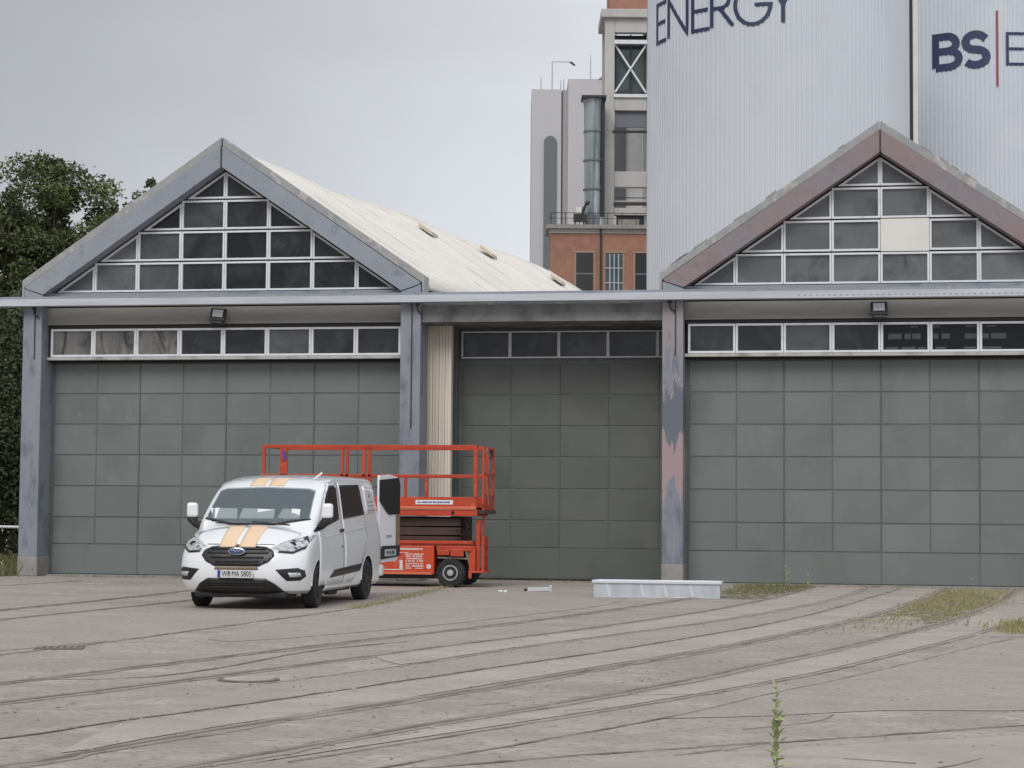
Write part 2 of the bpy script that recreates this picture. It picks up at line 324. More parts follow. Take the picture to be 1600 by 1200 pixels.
LB = [(-7.2, -29.3), (-5.9, -25), (-4.83, -21.2), (-4.5, -19.9), (-3.98, -18.1), (-3.36, -16.0), (-2.25, -11.3), (-1.78, -8.6), (-1.35, -5.8), (-1.03, -2.9), (-.85, -.54), (-.82, .2)]
LC = [(-6.6, -28.5), (-4.95, -24.6), (-4.2, -22.2), (-3.91, -21.1), (-3.6, -19.8), (-3.08, -18.0), (-1.98, -14.3), (-1.28, -11.4), (-.61, -8.1), (-.15, -5.1), (.19, -1.99), (.3, .2)]
LD = [(-6.6, -31.5), (-5.43, -28.87), (-5.13, -27.85), (-4.61, -26.35), (-4.25, -25.2), (-3.83, -23.8), (-3.25, -21.9), (-2.55, -19.6), (-1.78, -16.7), (-1.17, -14.2), (-.45, -10.3), (.2, -5.7), (.72, -2.1), (.95, .2)]
LE = [(-6.2, -33.4), (-4.84, -30.2), (-4.62, -29.5), (-4.4, -28.7), (-4.14, -27.8), (-3.84, -26.9), (-3.5, -25.9), (-3.11, -24.7), (-2.64, -23.1), (-2.16, -21.5), (-1.58, -19.6), (-1.0, -17.3), (-.38, -14.7), (.29, -11.6), (.85, -8.2), (1.4, -4.2), (1.73, -1.4), (1.85, .2)]
LF = [(-5.2, -33), (-3.75, -29.8), (-3.36, -28.7), (-2.95, -27.5), (-2.5, -26.3), (-1.95, -24.8), (-1.37, -23.0), (-.86, -21.1), (-.30, -19.2), (.37, -16.6), (1.05, -13.8), (1.85, -9.8), (2.65, -4.7), (3.05, -1.2), (3.2, .2)]
L2 = [(-12.6, -22), (-12.3, -18), (-12.13, -13.97), (-11.95, -10.74), (-11.85, -6.75), (-12.0, -3), (-12.3, .2)]
L3 = [(-11.5, -21), (-11.3, -18.5), (-11.11, -16.25), (-10.84, -13.54), (-10.6, -10.24), (-10.6, -5), (-10.9, .2)]
L4 = [(-8.9, -24), (-8.5, -22.05), (-8.15, -19.8), (-7.85, -16.5), (-7.5, -12.8), (-7.45, -10.5), (-7.56, -7.4), (-7.7, -4.5), (-7.9, -2.0)]
LG = [(-3.3, -29.6), (-1.63, -25.70), (-.42, -22.55), (.26, -20.23), (1.48, -15.81), (2.3, -12.0), (2.9, -8)]
LG2 = [(-2.9, -30.2), (-1.42, -26.72), (-.76, -24.67), (.01, -22.4), (.48, -20.9), (1.53, -17.4), (1.9, -16.4)]
LH = [(-3.4, -30.6), (-2.26, -29.48), (-1.78, -29.0), (-.94, -28.25), (-.30, -27.75), (.33, -27.2), (1.19, -26.41), (2.6, -25.0)]
# repair patches of smoother asphalt
sheet('asphalt_patch', [tuple(p) for p in LC[1:]] + [tuple(p) for p in LD[:0:-1]], .004, 'asphalt')
sheet('asphalt_patch', [(-1.42, -26.6), (-.76, -24.6), (.01, -22.3), (.48, -20.8), (1.5, -17.3), (3.0, -16.6), (5.5, -17), (5.5, -24), (2.4, -24.9), (1.1, -25.4), (.2, -25.6), (-.6, -26.2)], .004, 'asphalt')
sheet('asphalt_patch', [(-11.0, -16.0), (-10.5, -10.5), (-10.2, -4.5), (-9.5, -2.0), (-8.1, -2.0), (-7.75, -4.5), (-7.6, -7.4), (-7.5, -10.5), (-7.55, -12.8), (-7.9, -16.5), (-8.2, -19.8), (-9.4, -22.5), (-10.5, -20)], .004, 'asphalt')
sheet('asphalt_patch', [(-7.3, -12.8), (-7.25, -8), (-7.4, -4.5), (-7.2, -2.2), (-4.2, -2.2), (-3.9, -6.5), (-3.9, -9.5), (-4.5, -12.4), (-5.2, -15.2), (-6.0, -17.6), (-6.9, -19.5), (-7.5, -18)], .004, 'asphalt')
# pale dusty concrete between rails
sheet('dusty_strip', [(p[0], p[1]) for p in LB[2:]] + [(p[0] - .12, p[1]) for p in LC[:1:-1]], .005, 'dusty')
sheet('dusty_strip', [(p[0] + .12, p[1]) for p in LD[2:]] + [(p[0] - .15, p[1]) for p in LE[:1:-1]], .005, 'dusty')
sheet('dusty_strip', [(p[0] + .2, p[1]) for p in LF[1:12]] + [(p[0] - .1, p[1]) for p in LG[5:0:-1]], .005, 'dusty')
sheet('sand_strip', [(-5.2, -34), (-3.4, -30.8), (-2.2, -29.7), (-.9, -28.6), (.4, -27.6), (1.4, -26.9), (3, -26), (3, -34)], .003, 'dusty')

# tracks set in the yard
def track(La, Lb, label):
    e = empty('railway_track', (*La[-1], 0), 0, label, 'rail track', 'tram rails set flush in the yard')
    A, C = smooth_line(La), smooth_line(Lb)
    o = Vector((*La[-1], 0)); sh = lambda L: [p - o for p in L]
    b = B(); rr = random.Random(5)
    for L in (A, C): ribbon(b, sh(L), 0, .19, .001, .007, .08, rr)
    b.build('track_bed', 'track_dirt', e)
    for L, s in ((A, -1), (C, 1)):
        b = B(); ribbon(b, sh(L), 0, .055, .002, .014); r = b.build('rail', 'rail', e)
        b = B(); ribbon(b, sh(L), .05 * s, .035, .004, .009, .02, rr); b.build('flangeway', 'crack', r)
    return e
track(LA, LB, 'curving embedded track that ends behind the long pale metal box')
track(LE, LF, 'curving embedded track with mossy grass between its rails at the right gate')
track(L2, L3, 'embedded track running behind the white van to the left gate')
def crackline(L, wd, label, seed=1):
    b = B(); ribbon(b, smooth_line(L, .22), 0, wd, .005, .010, wd * 1.1, random.Random(seed)); return tag(b.build('pavement_crack', 'crack'), kind='structure')
crackline(LC[1:], .022, ''); crackline(LD, .028, '', 2); crackline(L4, .035, '', 3); crackline(LG, .013, '', 4); crackline(LG2, .016, '', 5); crackline(LH, .02, '', 6)
crackline([(-16.3, -8), (-15.8, -5), (-15.5, -2.5)], .05, '', 7)
crackline([(-7.1, -24.6), (-6.3, -24.4), (-5.9, -23.2), (-5.6, -20.5), (-5.0, -19)], .025, '', 8)
rc = random.Random(12)
for k in range(8):     # short wandering cracks and tyre scuffs of the near yard
    x, y = rc.uniform(-5.5, 1.6), rc.uniform(-29.6, -24.5); a = rc.uniform(.55, 1.1) * (1 if rc.random() < .7 else -.4); n = rc.randint(2, 4); L = []
    for i in range(n): L.append((x, y)); x += math.cos(a) * .45; y += math.sin(a) * .45; a += rc.uniform(-.35, .35)
    crackline(L, rc.uniform(.004, .009), '', 20 + k)
b = B(); b.prism([(1.45, -16.25, 0), (4.6, -15.75, 0), (4.6, -15.5, 0), (1.5, -16.05, 0)], (0, 0, .03)); tag(b.build('kerb', 'manhole'), kind='structure')
b = B(); b.box(-17.3, -9.5, -.12, .28, 0, .03); tag(b.build('threshold', 'concrete'), kind='structure')
b = B(); b.box(-3.4, 4.5, -.12, .28, 0, .03); tag(b.build('threshold', 'concrete'), kind='structure')
# manhole
e = empty('manhole_cover', (-5.21, -24.24, 0), 0, 'round concrete filled manhole cover in the yard left of centre', 'manhole')
b = B(); b.lathe([(0, .27), (.012, .27), (.014, .235)], 'z', n=32); b.build('rim', 'iron', e)
b = B(); b.lathe([(.003, .225), (.018, .225), (.022, .21)], 'z', n=32); b.build('lid', 'manhole', e)
e = empty('drain_cover', (-8.3, -21.0, 0), .3, 'small dark iron drain cover sunk in the yard at the left', 'drain')
b = B(); b.box(-.25, .25, -.2, .2, 0, .012); b.build('frame', 'iron', e)
for k in range(6):
    b = B(); b.box(-.2 + k * .07, -.16 + k * .07, -.16, .16, .012, .02); b.build('grate_bar', 'rail', e)
# loose stones
rs = random.Random(3); b = B()
for k in range(900):
    x, y = rs.uniform(-13, 4), rs.uniform(-31, -1.5); r = rs.choice([.005, .007, .009, .012, .018]); 
    if rs.random() < .45: x, y = rs.uniform(-5, 2), rs.uniform(-30, -18)
    b.poly([(x + r * rs.uniform(.6, 1.4), y, 0), (x, y + r, 0), (x - r * rs.uniform(.6, 1.3), y, 0), (x, y - r, 0), (x, y, r * rs.uniform(.6, 1.1))], [(0, 1, 4), (1, 2, 4), (2, 3, 4), (3, 0, 4)])
tag(b.build('loose_stones', 'stone'), 'small dark stones and crumbs scattered over the yard', 'stones', kind='stuff')

rd = random.Random(44); b = B()
TL = [smooth_line(L, .3) for L in (LA, LB, LE, LF, LC, LD, L4)]
for k in range(2600):      # crumbs and dead grass gathered along rails and joints
    L = rd.choice(TL); p = rd.choice(L); x, y = p.x + rd.gauss(0, .09), p.y + rd.gauss(0, .12); r = rd.uniform(.004, .013); a = rd.uniform(0, 3.14); q = rd.uniform(1, 3.5)
    c, s_ = math.cos(a) * r * q, math.sin(a) * r * q
    b.poly([(x - c, y - s_, .006), (x + s_ * .4, y - c * .4, .006), (x + c, y + s_, .006), (x - s_ * .4, y + c * .4, .006), (x, y, .006 + r * .7)], [(0, 1, 4), (1, 2, 4), (2, 3, 4), (3, 0, 4)])
tag(b.build('debris', 'crack'), 'brown crumbs and dead plant bits gathered along the rails and joints', 'debris', kind='stuff')

# ------------------------------------------------------------------ halls
P = .9835; YG = .30; SL = .682
PANEL = {}
def panel_mesh(wd, ht, m='gate'):
    k = (round(wd, 3), round(ht, 3), m)
    if k not in PANEL:
        b = B(); x, z, t, i = wd / 2, ht / 2, .010, .009
        b.poly([(-x, 0, -z), (x, 0, -z), (x, 0, z), (-x, 0, z), (-x + i, -t, -z + i), (x - i, -t, -z + i), (x - i, -t, z - i), (-x + i, -t, z - i)], [(4, 5, 6, 7), (0, 1, 5, 4), (1, 2, 6, 5), (2, 3, 7, 6), (3, 0, 4, 7)])
        me = b.mesh('panel', m); PANEL[k] = me
    return PANEL[k]
ROWS = [(.70, 1.26), (1.29, 1.94), (1.97, 2.62), (2.65, 3.29), (3.32, 3.96), (3.99, 4.64)]
def gate(parent, x0, pitch, n, y, label=None, m='gate'):
    b = B(); b.box(x0 - .10, x0 + n * pitch + .10, y, y + .08, .03, 4.72); g_ = b.build('gate', 'gate_frame', parent)
    if label: g_['label'] = label
    for i in range(n):
        for (z0, z1) in ROWS:
            inst('panel', panel_mesh(pitch - .016, z1 - z0, m), g_, (x0 + (i + .5) * pitch, y - .001, (z0 + z1) / 2))
        if i % 2 == 0:
            k = B(); k.box(x0 + i * pitch + .006, x0 + (i + 2) * pitch - .006, y - .012, y, .05, .68); k.build('kick_plate', m, g_)
    for i in range(2, n, 2):    # leaf meeting edges
        k = B(); k.box(x0 + i * pitch - .010, x0 + i * pitch + .010, y - .022, y - .002, .05, 4.66); k.build('leaf_edge', 'gate_frame', g_)
    return g_
def hall(X0, reveal, side):
    right = side == 'right'
    e = empty('locomotive_hall', (X0, 0, 0), 0,
              'grey-gated gabled hall with faded red gable edge and one white pane, at the right' if right else 'grey-gated gabled hall with blue gable edge and cream roof behind the white van', 'hall')
    pm = 'primer_patch' if right else 'post_paint'
    # posts: a front plate with two flanges behind it
    for sx in (-1, 1):
        a, c = (4.005, 4.435) if sx > 0 else (-4.435, -4.005)
        b = B(); b.box(a, c, -.35, -.32, .42, 5.84); b.box(a, a + .03, -.32, YG, .42, 5.84); b.box(c - .03, c, -.32, YG, .42, 5.84)
        b.box(a + .06, c - .06, -.32, YG + .02, .42, 5.84)
        p = b.build('post', pm if sx < 0 or not right else 'post_paint', e, bevel=.006)
        b = B(); b.box(a - .01, c + .01, -.36, YG + .05, 0, .42); b.build('plinth', 'concrete', p, bevel=.02)
        b = B(); xm = (a + c) / 2 + (.03 if sx > 0 else .06); b.box(xm - .012, xm + .012, -.366, -.351, 3.2 if sx > 0 else 4.7, 5.84); b.build('slot', 'dark_metal', p)
    # raking edge of the gable, mitred at the top
    fm = 'faded_red' if right else 'blue_paint'
    zi, zo, zc = 8.84, 9.30, 9.50
    for sx in (-1, 1):
        xe = 4.0; xo = 4.42
        b = B(); g0 = .012
        b.xz([(sx * g0, zi - SL * g0), (sx * g0, zo - SL * g0), (sx * xo, zo - SL * xo), (sx * (xo - .02), zo - SL * xo - .04), (sx * xe, zi - SL * xe)], -.35, .12)
        b.build('gable_edge', fm, e, bevel=.008)
        b = B(); b.xz([(sx * g0, zo - SL * g0 + .004), (sx * g0, zc - SL * g0), (sx * 4.50, zc - SL * 4.5), (sx * 4.50, 6.03), (sx * 4.445, 6.03), (sx * 4.445, zo - SL * 4.42)], -.31, .16)
        b.build('verge_flashing', 'verge_metal', e, bevel=.01)
        b = B(); b.xz([(sx * 4.43, zo - SL * 4.44 - .03), (sx * 4.0, zi - SL * 4.0 - .02), (sx * 4.0, 6.03), (sx * 4.43, 6.03)], -.335, .12); b.build('post_head', fm if not right else 'blue_paint', e, bevel=.006)
        rr = random.Random(3 + sx)
        if right:
            for k in range(6):   # loose bits of flashing along the edge
                x = rr.uniform(.6, 4.1); wd = rr.uniform(.12, .34); z = zc - SL * x
                b = B(); b.xz([(sx * x, z), (sx * (x + wd), z - SL * wd), (sx * (x + wd), z - SL * wd + rr.uniform(.01, .04)), (sx * x, z + rr.uniform(.01, .05))], -.315, -.1); b.build('flashing_lap', 'verge_metal', e)
    b = B(); b.box(-.014, .014, -.362, -.30, zi + .02, zo); b.build('mitre_joint', 'dark_metal', e)
    # wall behind the windows
    b = B(); b.xz([(-4.0, 4.74), (4.0, 4.74), (4.0, 6.05), (3.9, 6.2), (0, 8.87), (-3.9, 6.2), (-4.0, 6.05)], .10, .28); b.build('wall', 'dark', e)
    b = B(); b.box(-4.0, 4.0, -.08, .09, 5.47, 5.84); b.build('lintel', 'lintel', e)
    b = B(); b.box(-4.0, 4.0, -.13, .09, 6.0, 6.16); b.build('sill_band', 'blue_paint', e)
    b = B(); b.box(-4.0, 4.0, .02, .09, 5.40, 5.46); b.build('drip_strip', 'dark_metal', e)
    b = B(); b.box(-4.0, 4.0, -.06, .09, 4.70, 4.765); b.build('ledge', 'ledge', e, bevel=.006)
    b = B(); b.box(-4.0, 4.0, .10, .27, 4.66, 4.735); b.build('door_track', 'dark', e)
    # transom row
    b = B(); panes = []
    for i in range(8):
        x = (i - 4) * P; q = ring(b, [(x + .004, 4.775), (x + P - .004, 4.775), (x + P - .004, 5.385), (x + .004, 5.385)], .045, -.02, .09)
        if i % 2 == 0: pass
        panes.append(q)
    fr = b.build('transom_window', 'white_frame', e)
    kinds = ['pane_dark', 'pane_dark', 'pane_mid', 'pane_dark', 'pane_clear', 'pane_clear', 'pane_clear', 'pane_dark'] if right else ['pane_milky', 'pane_milky', 'pane_milky', 'pane_dark', 'pane_dark', 'pane_mid', 'pane_dark', 'pane_dark']
    for q, k in zip(panes, kinds):
        b = B(); b.xz(q, .03, .04); b.build('pane', k, fr)
    if right:   # pale strips added behind the clear panes, standing in for light seen there
        rr = random.Random(9)
        for zz, hh, segs in ((5.30, .035, [(.6, .75), (1.02, 1.2), (1.7, 2.0), (2.1, 2.3)]), (5.10, .11, [(.15, .42), (.48, .6), (.63, .8), (1.05, 1.15), (1.22, 1.38), (1.68, 1.92), (2.0, 2.15), (2.2, 2.5)]), (4.86, .045, [(-.2, .05), (.1, .35), (.42, .7), (.75, .9), (1.1, 1.3), (1.66, 1.9), (2.0, 2.4)])):
            for (x0, x1) in segs:
                b = B(); b.box(x0, x1, .065, .085, zz - hh / 2, zz + hh / 2); b.build('glare_strip', 'glare_pale', e)
    # gable window: four rows of framed panes
    b = B(); panes = []; Lz = lambda x: 8.79 - SL * abs(x)
    for k in range(1, 5):
        z0 = 6.19 + .672 * (k - 1); z1 = z0 + .635; nf = 4 - k
        for i in range(-nf, nf):
            x = i * P; panes.append((ring(b, [(x + .004, z0), (x + P - .004, z0), (x + P - .004, z1), (x + .004, z1)], .04, -.02, .09), k, i))
        for sx in (-1, 1):
            xi = nf * P + .004; xe = (8.79 - z0) / SL; pts = [(sx * xi, z0), (sx * xe, z0), (sx * xi, min(Lz(xi), z1 + .1))]
            panes.append((ring(b, pts, .04, -.02, .09), k, 9 * sx))
    fr = b.build('gable_window', 'white_frame', e)
    for q, k, i in panes:
        if right: mk = 'white_board' if (k == 2 and i == 0) else 'pane_dusty_sheen'
        else: mk = 'pane_dusty_sheen' if (i in (-9, -3) and k < 3) else ('pane_mid' if i < -1 and k < 3 or (k == 3 and i == -1) else 'pane_dark')
        b = B()
        if mk == 'white_board': b.box(.006, P - .006, -.03, -.022, 6.19 + .672 - .02, 6.19 + .672 + .65); o = b.build('board', mk, fr); o['label'] = 'white board filling one pane opening'
        else: b.xz(q, .03, .04); b.build('pane', mk, fr)
    gate(e, -4 * P, P, 8, YG)
    # roof behind the gable, running back at a slight angle to the front
    a = R(9.4); D = Vector((math.sin(a), math.cos(a), 0)); Lr = 22.8; sub = 20
    for sx in (-1, 1):
        b = B(); rr = random.Random(8); rows = []
        for i in range(sub + 1):
            s_ = -.02 + Lr * i / sub; row = []
            for j in range(7):
                u = 4.5 * j / 6; wz = 0 if j == 6 else (.03 * math.sin(i * .9 + j) + rr.uniform(-.015, .015)) * (i > 0)
                rdrop = .10 * (1 if (i // 4) % 2 else 0) * (j == 0)
                p = D * s_ + Vector((sx * u, .15, 9.33 - SL * u + wz - rdrop * .5)); row.append(p)
            rows.append(row)
        n = len(b.v)
        for row in rows: b.v += [tuple(p) for p in row]
        for i in range(sub):
            for j in range(6): k = n + i * 7 + j; b.f.append([k, k + 1, k + 8, k + 7]); b.mi.append(0)
        rf = b.build('roof', 'roof', e, smooth=40)
        md = rf.modifiers.new('thickness', 'SOLIDIFY'); md.thickness = .1; md.offset = -1
        if sx > 0 or right:
            Rb = B()
            for i in range(1, 12):      # overlapping sheet joints
                s_ = i * 2.0; p = D * s_ + Vector((0, .15, 9.33)); q = p + Vector((sx * 4.45, 0, -SL * 4.45)); p = p.lerp(q, .03); up = Vector((0, 0, .012))
                k = B(); k.bar(p + up, q + up, .04, .02); k.build('sheet_joint', 'roof_seam', rf)
            for s_, u in ((9.4, .75), (14.2, .7), (20.0, .9)):
                p = D * s_ + Vector((sx * u, .15, 9.33 - SL * u + .03)); k = B(); k.prism([p + Vector((0, -.4, 0)), p + Vector((sx * .35, -.4, -SL * .35)), p + Vector((sx * .35, .4, -SL * .35)), p + Vector((0, .4, 0))], (0, 0, .10)); k.build('skylight', 'roof_dirt', rf)
    b = B()
    for sx in (-1, 1): # long side walls follow the roof
        x = sx * 4.3; p = Vector((x, .35, 0)); q = p + D * (Lr - .5); t = Vector((.12, 0, 0))
        b.prism([p, p + t, q + t, q], (0, 0, 6.15 if sx < 0 or True else 6))
    b.build('side_wall', 'lintel', e)
    b = B(); p = D * (Lr - .4); b.prism([p + Vector((-4.3, 0, 0)), p + Vector((4.3, 0, 0)), p + Vector((4.3, 0, 6.15)), p + Vector((0, 0, 9.2)), p + Vector((-4.3, 0, 6.15))], (0, .15, 0)); b.build('rear_wall', 'lintel', e)
    return e
mat('glare_pale', (.62, .64, .64), .6)  # colour of the strips that imitate bright light in the clear panes
mat('roof_seam', (.74, .70, .64), .8)
hall(-13.415, 0, 'left'); hall(.5556, 0, 'right')
# the recessed bay between them
e = empty('link_bay', (-6.4, 0, 0), 0, 'darker recessed gate bay with flat lintel between the two gabled halls', 'gate bay'); X = 6.4
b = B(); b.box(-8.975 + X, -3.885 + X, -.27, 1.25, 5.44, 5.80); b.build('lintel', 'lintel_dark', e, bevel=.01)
b = B(); b.box(-8.975 + X, -3.885 + X, -.20, 14, 5.80, 5.93); b.build('roof', 'verge_metal', e)
b = B(); b.box(-8.45 + X, -3.3 + X, 1.20, 1.4, 4.70, 5.44); b.build('wall', 'gate_frame', e)
b = B(); b.box(-8.59 + X, -8.45 + X, .98, 1.3, 0, 5.44); b.build('jamb', 'gate_frame', e, bevel=.01)
pm_ = 1.066; x0 = -8.38 + X; b = B(); panes = []
for i in range(5): panes.append(ring(b, [(x0 + i * pm_ + .004, 4.78), (x0 + (i + 1) * pm_ - .004, 4.78), (x0 + (i + 1) * pm_ - .004, 5.36), (x0 + i * pm_ + .004, 5.36)], .026, 1.08, 1.19))
fr = b.build('transom_window', 'white_frame', e)
for i, q in enumerate(panes): b = B(); b.xz(q, 1.12, 1.13); b.build('pane', 'pane_dark', fr)
gate(e, x0 + .02, pm_, 5, 1.18, None, 'gate_darker')
b = B(); b.box(-9.3 + X, -8.46 + X, .46, .6, 0, 5.44); b.build('return_wall', 'cladding', e)
for i in range(8):
    x = -9.0 + X + i * .0675; b = B(); b.xz([(x, 0), (x + .06, 0), (x + .06, 5.43), (x, 5.43)], .42 - .02 * (i % 2), .46); b.build('cladding_board', 'cladding', e)
# rail beam passing across all fronts
e = empty('gantry_beam', (-6, -.6, 5.84), 0, 'long pale steel beam running across the fronts above all gates', 'beam')
b = B(); b.box(-17, 15, 0, .02, 0, .115); b.box(-17, 15, .02, .24, 0, .02); b.box(-17, 15, .05, .22, .115, .155); b.build('channel', 'beam', e, bevel=.004)
b = B(); b.box(-17, 15, .08, .25, .16, .21); b.build('top_plate', 'blue_paint', e)
for k in range(40):
    x = 4.9 + k * .12
    b = B(); b.box(x, x + .045, -.004, 0, .045, .068); b.build('perforation', 'verge_metal', e)
for x in (-11.6, -3.05, 2.27):
    b = B(); b.box(x - .05, x + .05, .245, .26, -.05, .15); b.tube([(x, .20, -.02), (x + .02, .20, -.16), (x + .12, .22, -.24)], .018, 6); b.build('hanger', 'dark_metal', e)
# floodlights
def flood(x, tilt, label):
    e = empty('floodlight', (x, -.16, 5.62), 0, label, 'floodlight', 'floodlights above the gates')
    e.rotation_euler = (R(-14), R(tilt), 0)
    b = B(); b.box(-.17, .17, -.10, -.02, -.13, .15); o = b.build('housing', 'plastic', e, bevel=.015)
    b = B(); b.box(-.115, .115, -.112, -.102, -.045, .115); b.build('lens', 'floodlight_face', o)
    b = B(); b.box(-.12, .12, -.10, .02, -.19, -.135); b.box(-.02, .02, -.02, .09, -.19, -.02); b.build('bracket', 'plastic', e, bevel=.008)
flood(-13.47, 5, 'black floodlight tilted slightly above the left gate'); flood(.52, -1, 'black floodlight fixed above the right gate')

# ------------------------------------------------------------------ background works
FH = Vector((-math.sin(PSI), math.cos(PSI), 0)); RH = Vector((math.cos(PSI), math.sin(PSI), 0)); CH = Vector((0, -41.05, 0))
def at(l, d): return CH + RH * l + FH * d
def silo(l, d, r, h, label, n, flat=None):
    e = empty('storage_silo', at(l, d), PSI, label, 'silo', 'tall ribbed silos behind the halls')
    b = B(); k = n * 4; pr = []
    for j in range(n):
        for q, rr in ((0, 0), (.5, 0), (.62, .045), (.88, .045)):
            a = 2 * math.pi * (j + q) / n; px = math.sin(a); smooth_zone = flat and math.cos(a) < 0 and flat[0] < px < flat[1]
            R_ = r + (0.035 if smooth_zone else rr); pr.append((R_ * math.sin(a), R_ * math.cos(a)))
    for z in (0, h): b.v += [(x, y, z) for x, y in pr]
    b.f = [[i, (i + 1) % k, k + (i + 1) % k, k + i] for i in range(k)] + [list(range(k, 2 * k))]; b.mi = [0] * len(b.f)
    b.build('shell', 'silo', e)
    b = B(); b.lathe([(h - .02, r + .16), (h + .25, r + .16), (h + .9, r * .5), (h + 1.3, .3)], 'z', n=64); b.build('roof', 'silo_rib', e, smooth=30)
    return e
def letters(e, r, z0, H, items, wthin, mats):
    """strokes bent round the shell; items: (char, start angle, width angle, weight)"""
    def arc(cx, cy, rx, ry, a0, a1, n=14): return [(cx + rx * math.cos(R(a0 + (a1 - a0) * i / n)), cy + ry * math.sin(R(a0 + (a1 - a0) * i / n))) for i in range(n + 1)]
    G = {'E': [[(1, 0), (0, 0), (0, 1), (1, 1)], [(0, .5), (.92, .5)]],
         'N': [[(0, 0), (0, 1), (1, 0), (1, 1)]],
         'R': [[(0, 0), (0, 1), (.45, 1)] + arc(.45, .74, .4, .26, 90, -90)[1:] + [(0, .48)], [(.38, .48), (1, 0)]],
         'G': [arc(.5, .5, .5, .5, 45, 360, 26)[:-1] + [(1, .48), (.55, .48)]],
         'Y': [[(0, 1), (.5, .45), (1, 1)], [(.5, .45), (.5, 0)]],
         'B': [[(0, 0), (0, 1), (.5, 1)] + arc(.5, .76, .38, .24, 90, -90)[1:] + [(.0, .52)], [(.5, .52)] + arc(.55, .26, .45, .26, 90, -90)[1:] + [(0, 0)]],
         'S': [[(.93, .84)] + arc(.5, .745, .42, .25, 35, 270, 12) + arc(.5, .255, .46, .25, 90, -145, 12)],
         '|': [[(0, 0), (0, 1)]]}
    for ch, a0, aw, wt, hz0, hh in items:
        b = B(); R2 = r + .05; W = aw * r
        def pt(u, v, rr): a = a0 + u / r; return (rr * math.sin(a), -rr * math.cos(a), z0 + hz0 + v)
        for st in G[ch]:
            px = [Vector((x * W, y * hh)) for x, y in st]
            fine = [px[0]]
            for p, q in zip(px, px[1:]):
                n = max(1, int((q - p).length / .35)); fine += [p.lerp(q, (i + 1) / n) for i in range(n)]
            Ls = []
            for i, p in enumerate(fine):
                d0 = (p - fine[i - 1]).normalized() if i else None; d1 = (fine[i + 1] - p).normalized() if i < len(fine) - 1 else None
                if d0 is None: d0 = d1
                if d1 is None: d1 = d0
                n0, n1 = Vector((-d0.y, d0.x)), Vector((-d1.y, d1.x)); m = n0 + n1; m = m.normalized() if m.length > .1 else n0
                s_ = wt / 2 / max(.45, m.dot(n0)); Ls.append((p + m * s_, p - m * s_))
            for (a, c), (d_, f_) in zip(Ls, Ls[1:]):
                b.poly([pt(*a, R2), pt(*c, R2), pt(*f_, R2), pt(*d_, R2), pt(*a, R2 + .012), pt(*c, R2 + .012), pt(*f_, R2 + .012), pt(*d_, R2 + .012)], [(4, 5, 6, 7), (0, 1, 5, 4), (1, 2, 6, 5), (2, 3, 7, 6), (3, 0, 4, 7)])
        b.build('letter' if ch != '|' else 'divider_line', mats.get(ch, 'navy'), e)
s1 = silo(16.1, 120, 7.9, 37.6, 'nearer pale ribbed silo with thin dark ENERGY lettering beside the concrete tower', 168, (.70, .99))
d_ = math.pi / 180
letters(s1, 7.9, 29.5, 2.3, [('E', -71.7 * d_, 8.6 * d_, .225, 0, 2.3), ('N', -61.3 * d_, 12.4 * d_, .225, 0, 2.3), ('E', -45.8 * d_, 8.7 * d_, .225, 0, 2.3), ('R', -36 * d_, 9.7 * d_, .225, 0, 2.3), ('G', -25.3 * d_, 15 * d_, .225, -.03, 2.36), ('Y', -9.8 * d_, 9 * d_, .225, 0, 2.3)], .2, {})
letters(s1, 7.9, 29.4, 2.3, [('B', -128 * d_, 12 * d_, .5, 0, 2.3), ('S', -114 * d_, 12 * d_, .5, 0, 2.3), ('|', -96 * d_, 1 * d_, .1, -1.2, 4.9)], .2, {'|': 'sign_red'})
b = B(); b.box(8.12, 8.42, -.9, -.5, 0, 37.6); b.build('riser_pipe', 'white_board', s1); b = B(); b.box(7.95, 8.1, -.9, -.6, 0, 37.6); b.build('cable_duct', 'dark_metal', s1)
s2 = silo(33.0, 138, 8.13, 37.55, 'farther pale ribbed silo with bold BS lettering and thin red line at the right edge', 168)
letters(s2, 8.13, 31.25, 2.3, [('B', -35.6 * d_, 11.2 * d_, .5, 0, 2.08), ('S', -22.3 * d_, 11.0 * d_, .52, 0, 2.08), ('|', -7 * d_, 1 * d_, .12, -1.5, 5.1), ('E', -2.3 * d_, 8.5 * d_, .19, 0, 2.05), ('N', 9.5 * d_, 12 * d_, .19, 0, 2.05), ('E', 25 * d_, 8.3 * d_, .19, 0, 2.05), ('R', 37 * d_, 9.4 * d_, .19, 0, 2.05), ('G', 48 * d_, 16 * d_, .19, 0, 2.05), ('Y', 65 * d_, 11 * d_, .19, 0, 2.05)], .2, {'|': 'sign_red'})

# concrete elevator tower (local x right, y away)
e = empty('conveyor_tower', at(8.7, 150), PSI, 'open concrete tower with cross braced window rising beside the silo', 'tower')
x0, x1 = -1.78, 2.4
lv = [(22.3, 24.35), (26.2, 27.3), (30.35, 30.9), (31.0, 33.3), (38.1, 39.2)]
b = B()
for (a, c) in ((x0, x0 + .75), (1.45, x1)): b.box(a, c, 0, .7, 0, 39.2); b.box(a, c, 4.2, 4.9, 0, 39.2)
for (a, c) in ((0, 22.5), (24.0, 24.55), (25.0, 25.1), (26.15, 27.35), (32.05, 33.3), (38.1, 39.2)): b.box(x0 + .76, 1.44, .01, .69, a, c)
b.build('frame', 'tower', e, bevel=.04)
b = B(); b.box(x0 - .3, x1, -.35, 5.2, 39.2, 39.85); b.build('cornice', 'tower', e, bevel=.05)
b = B(); b.box(x0 + .35, x1, .2, 4.6, 39.86, 44); b.build('upper_wall', 'brick_plain', e)
b = B(); b.box(x0 + .76, 1.44, 1.0, 1.1, 33.3, 38.1); w_ = b.build('glazing', 'teal_glass', e)
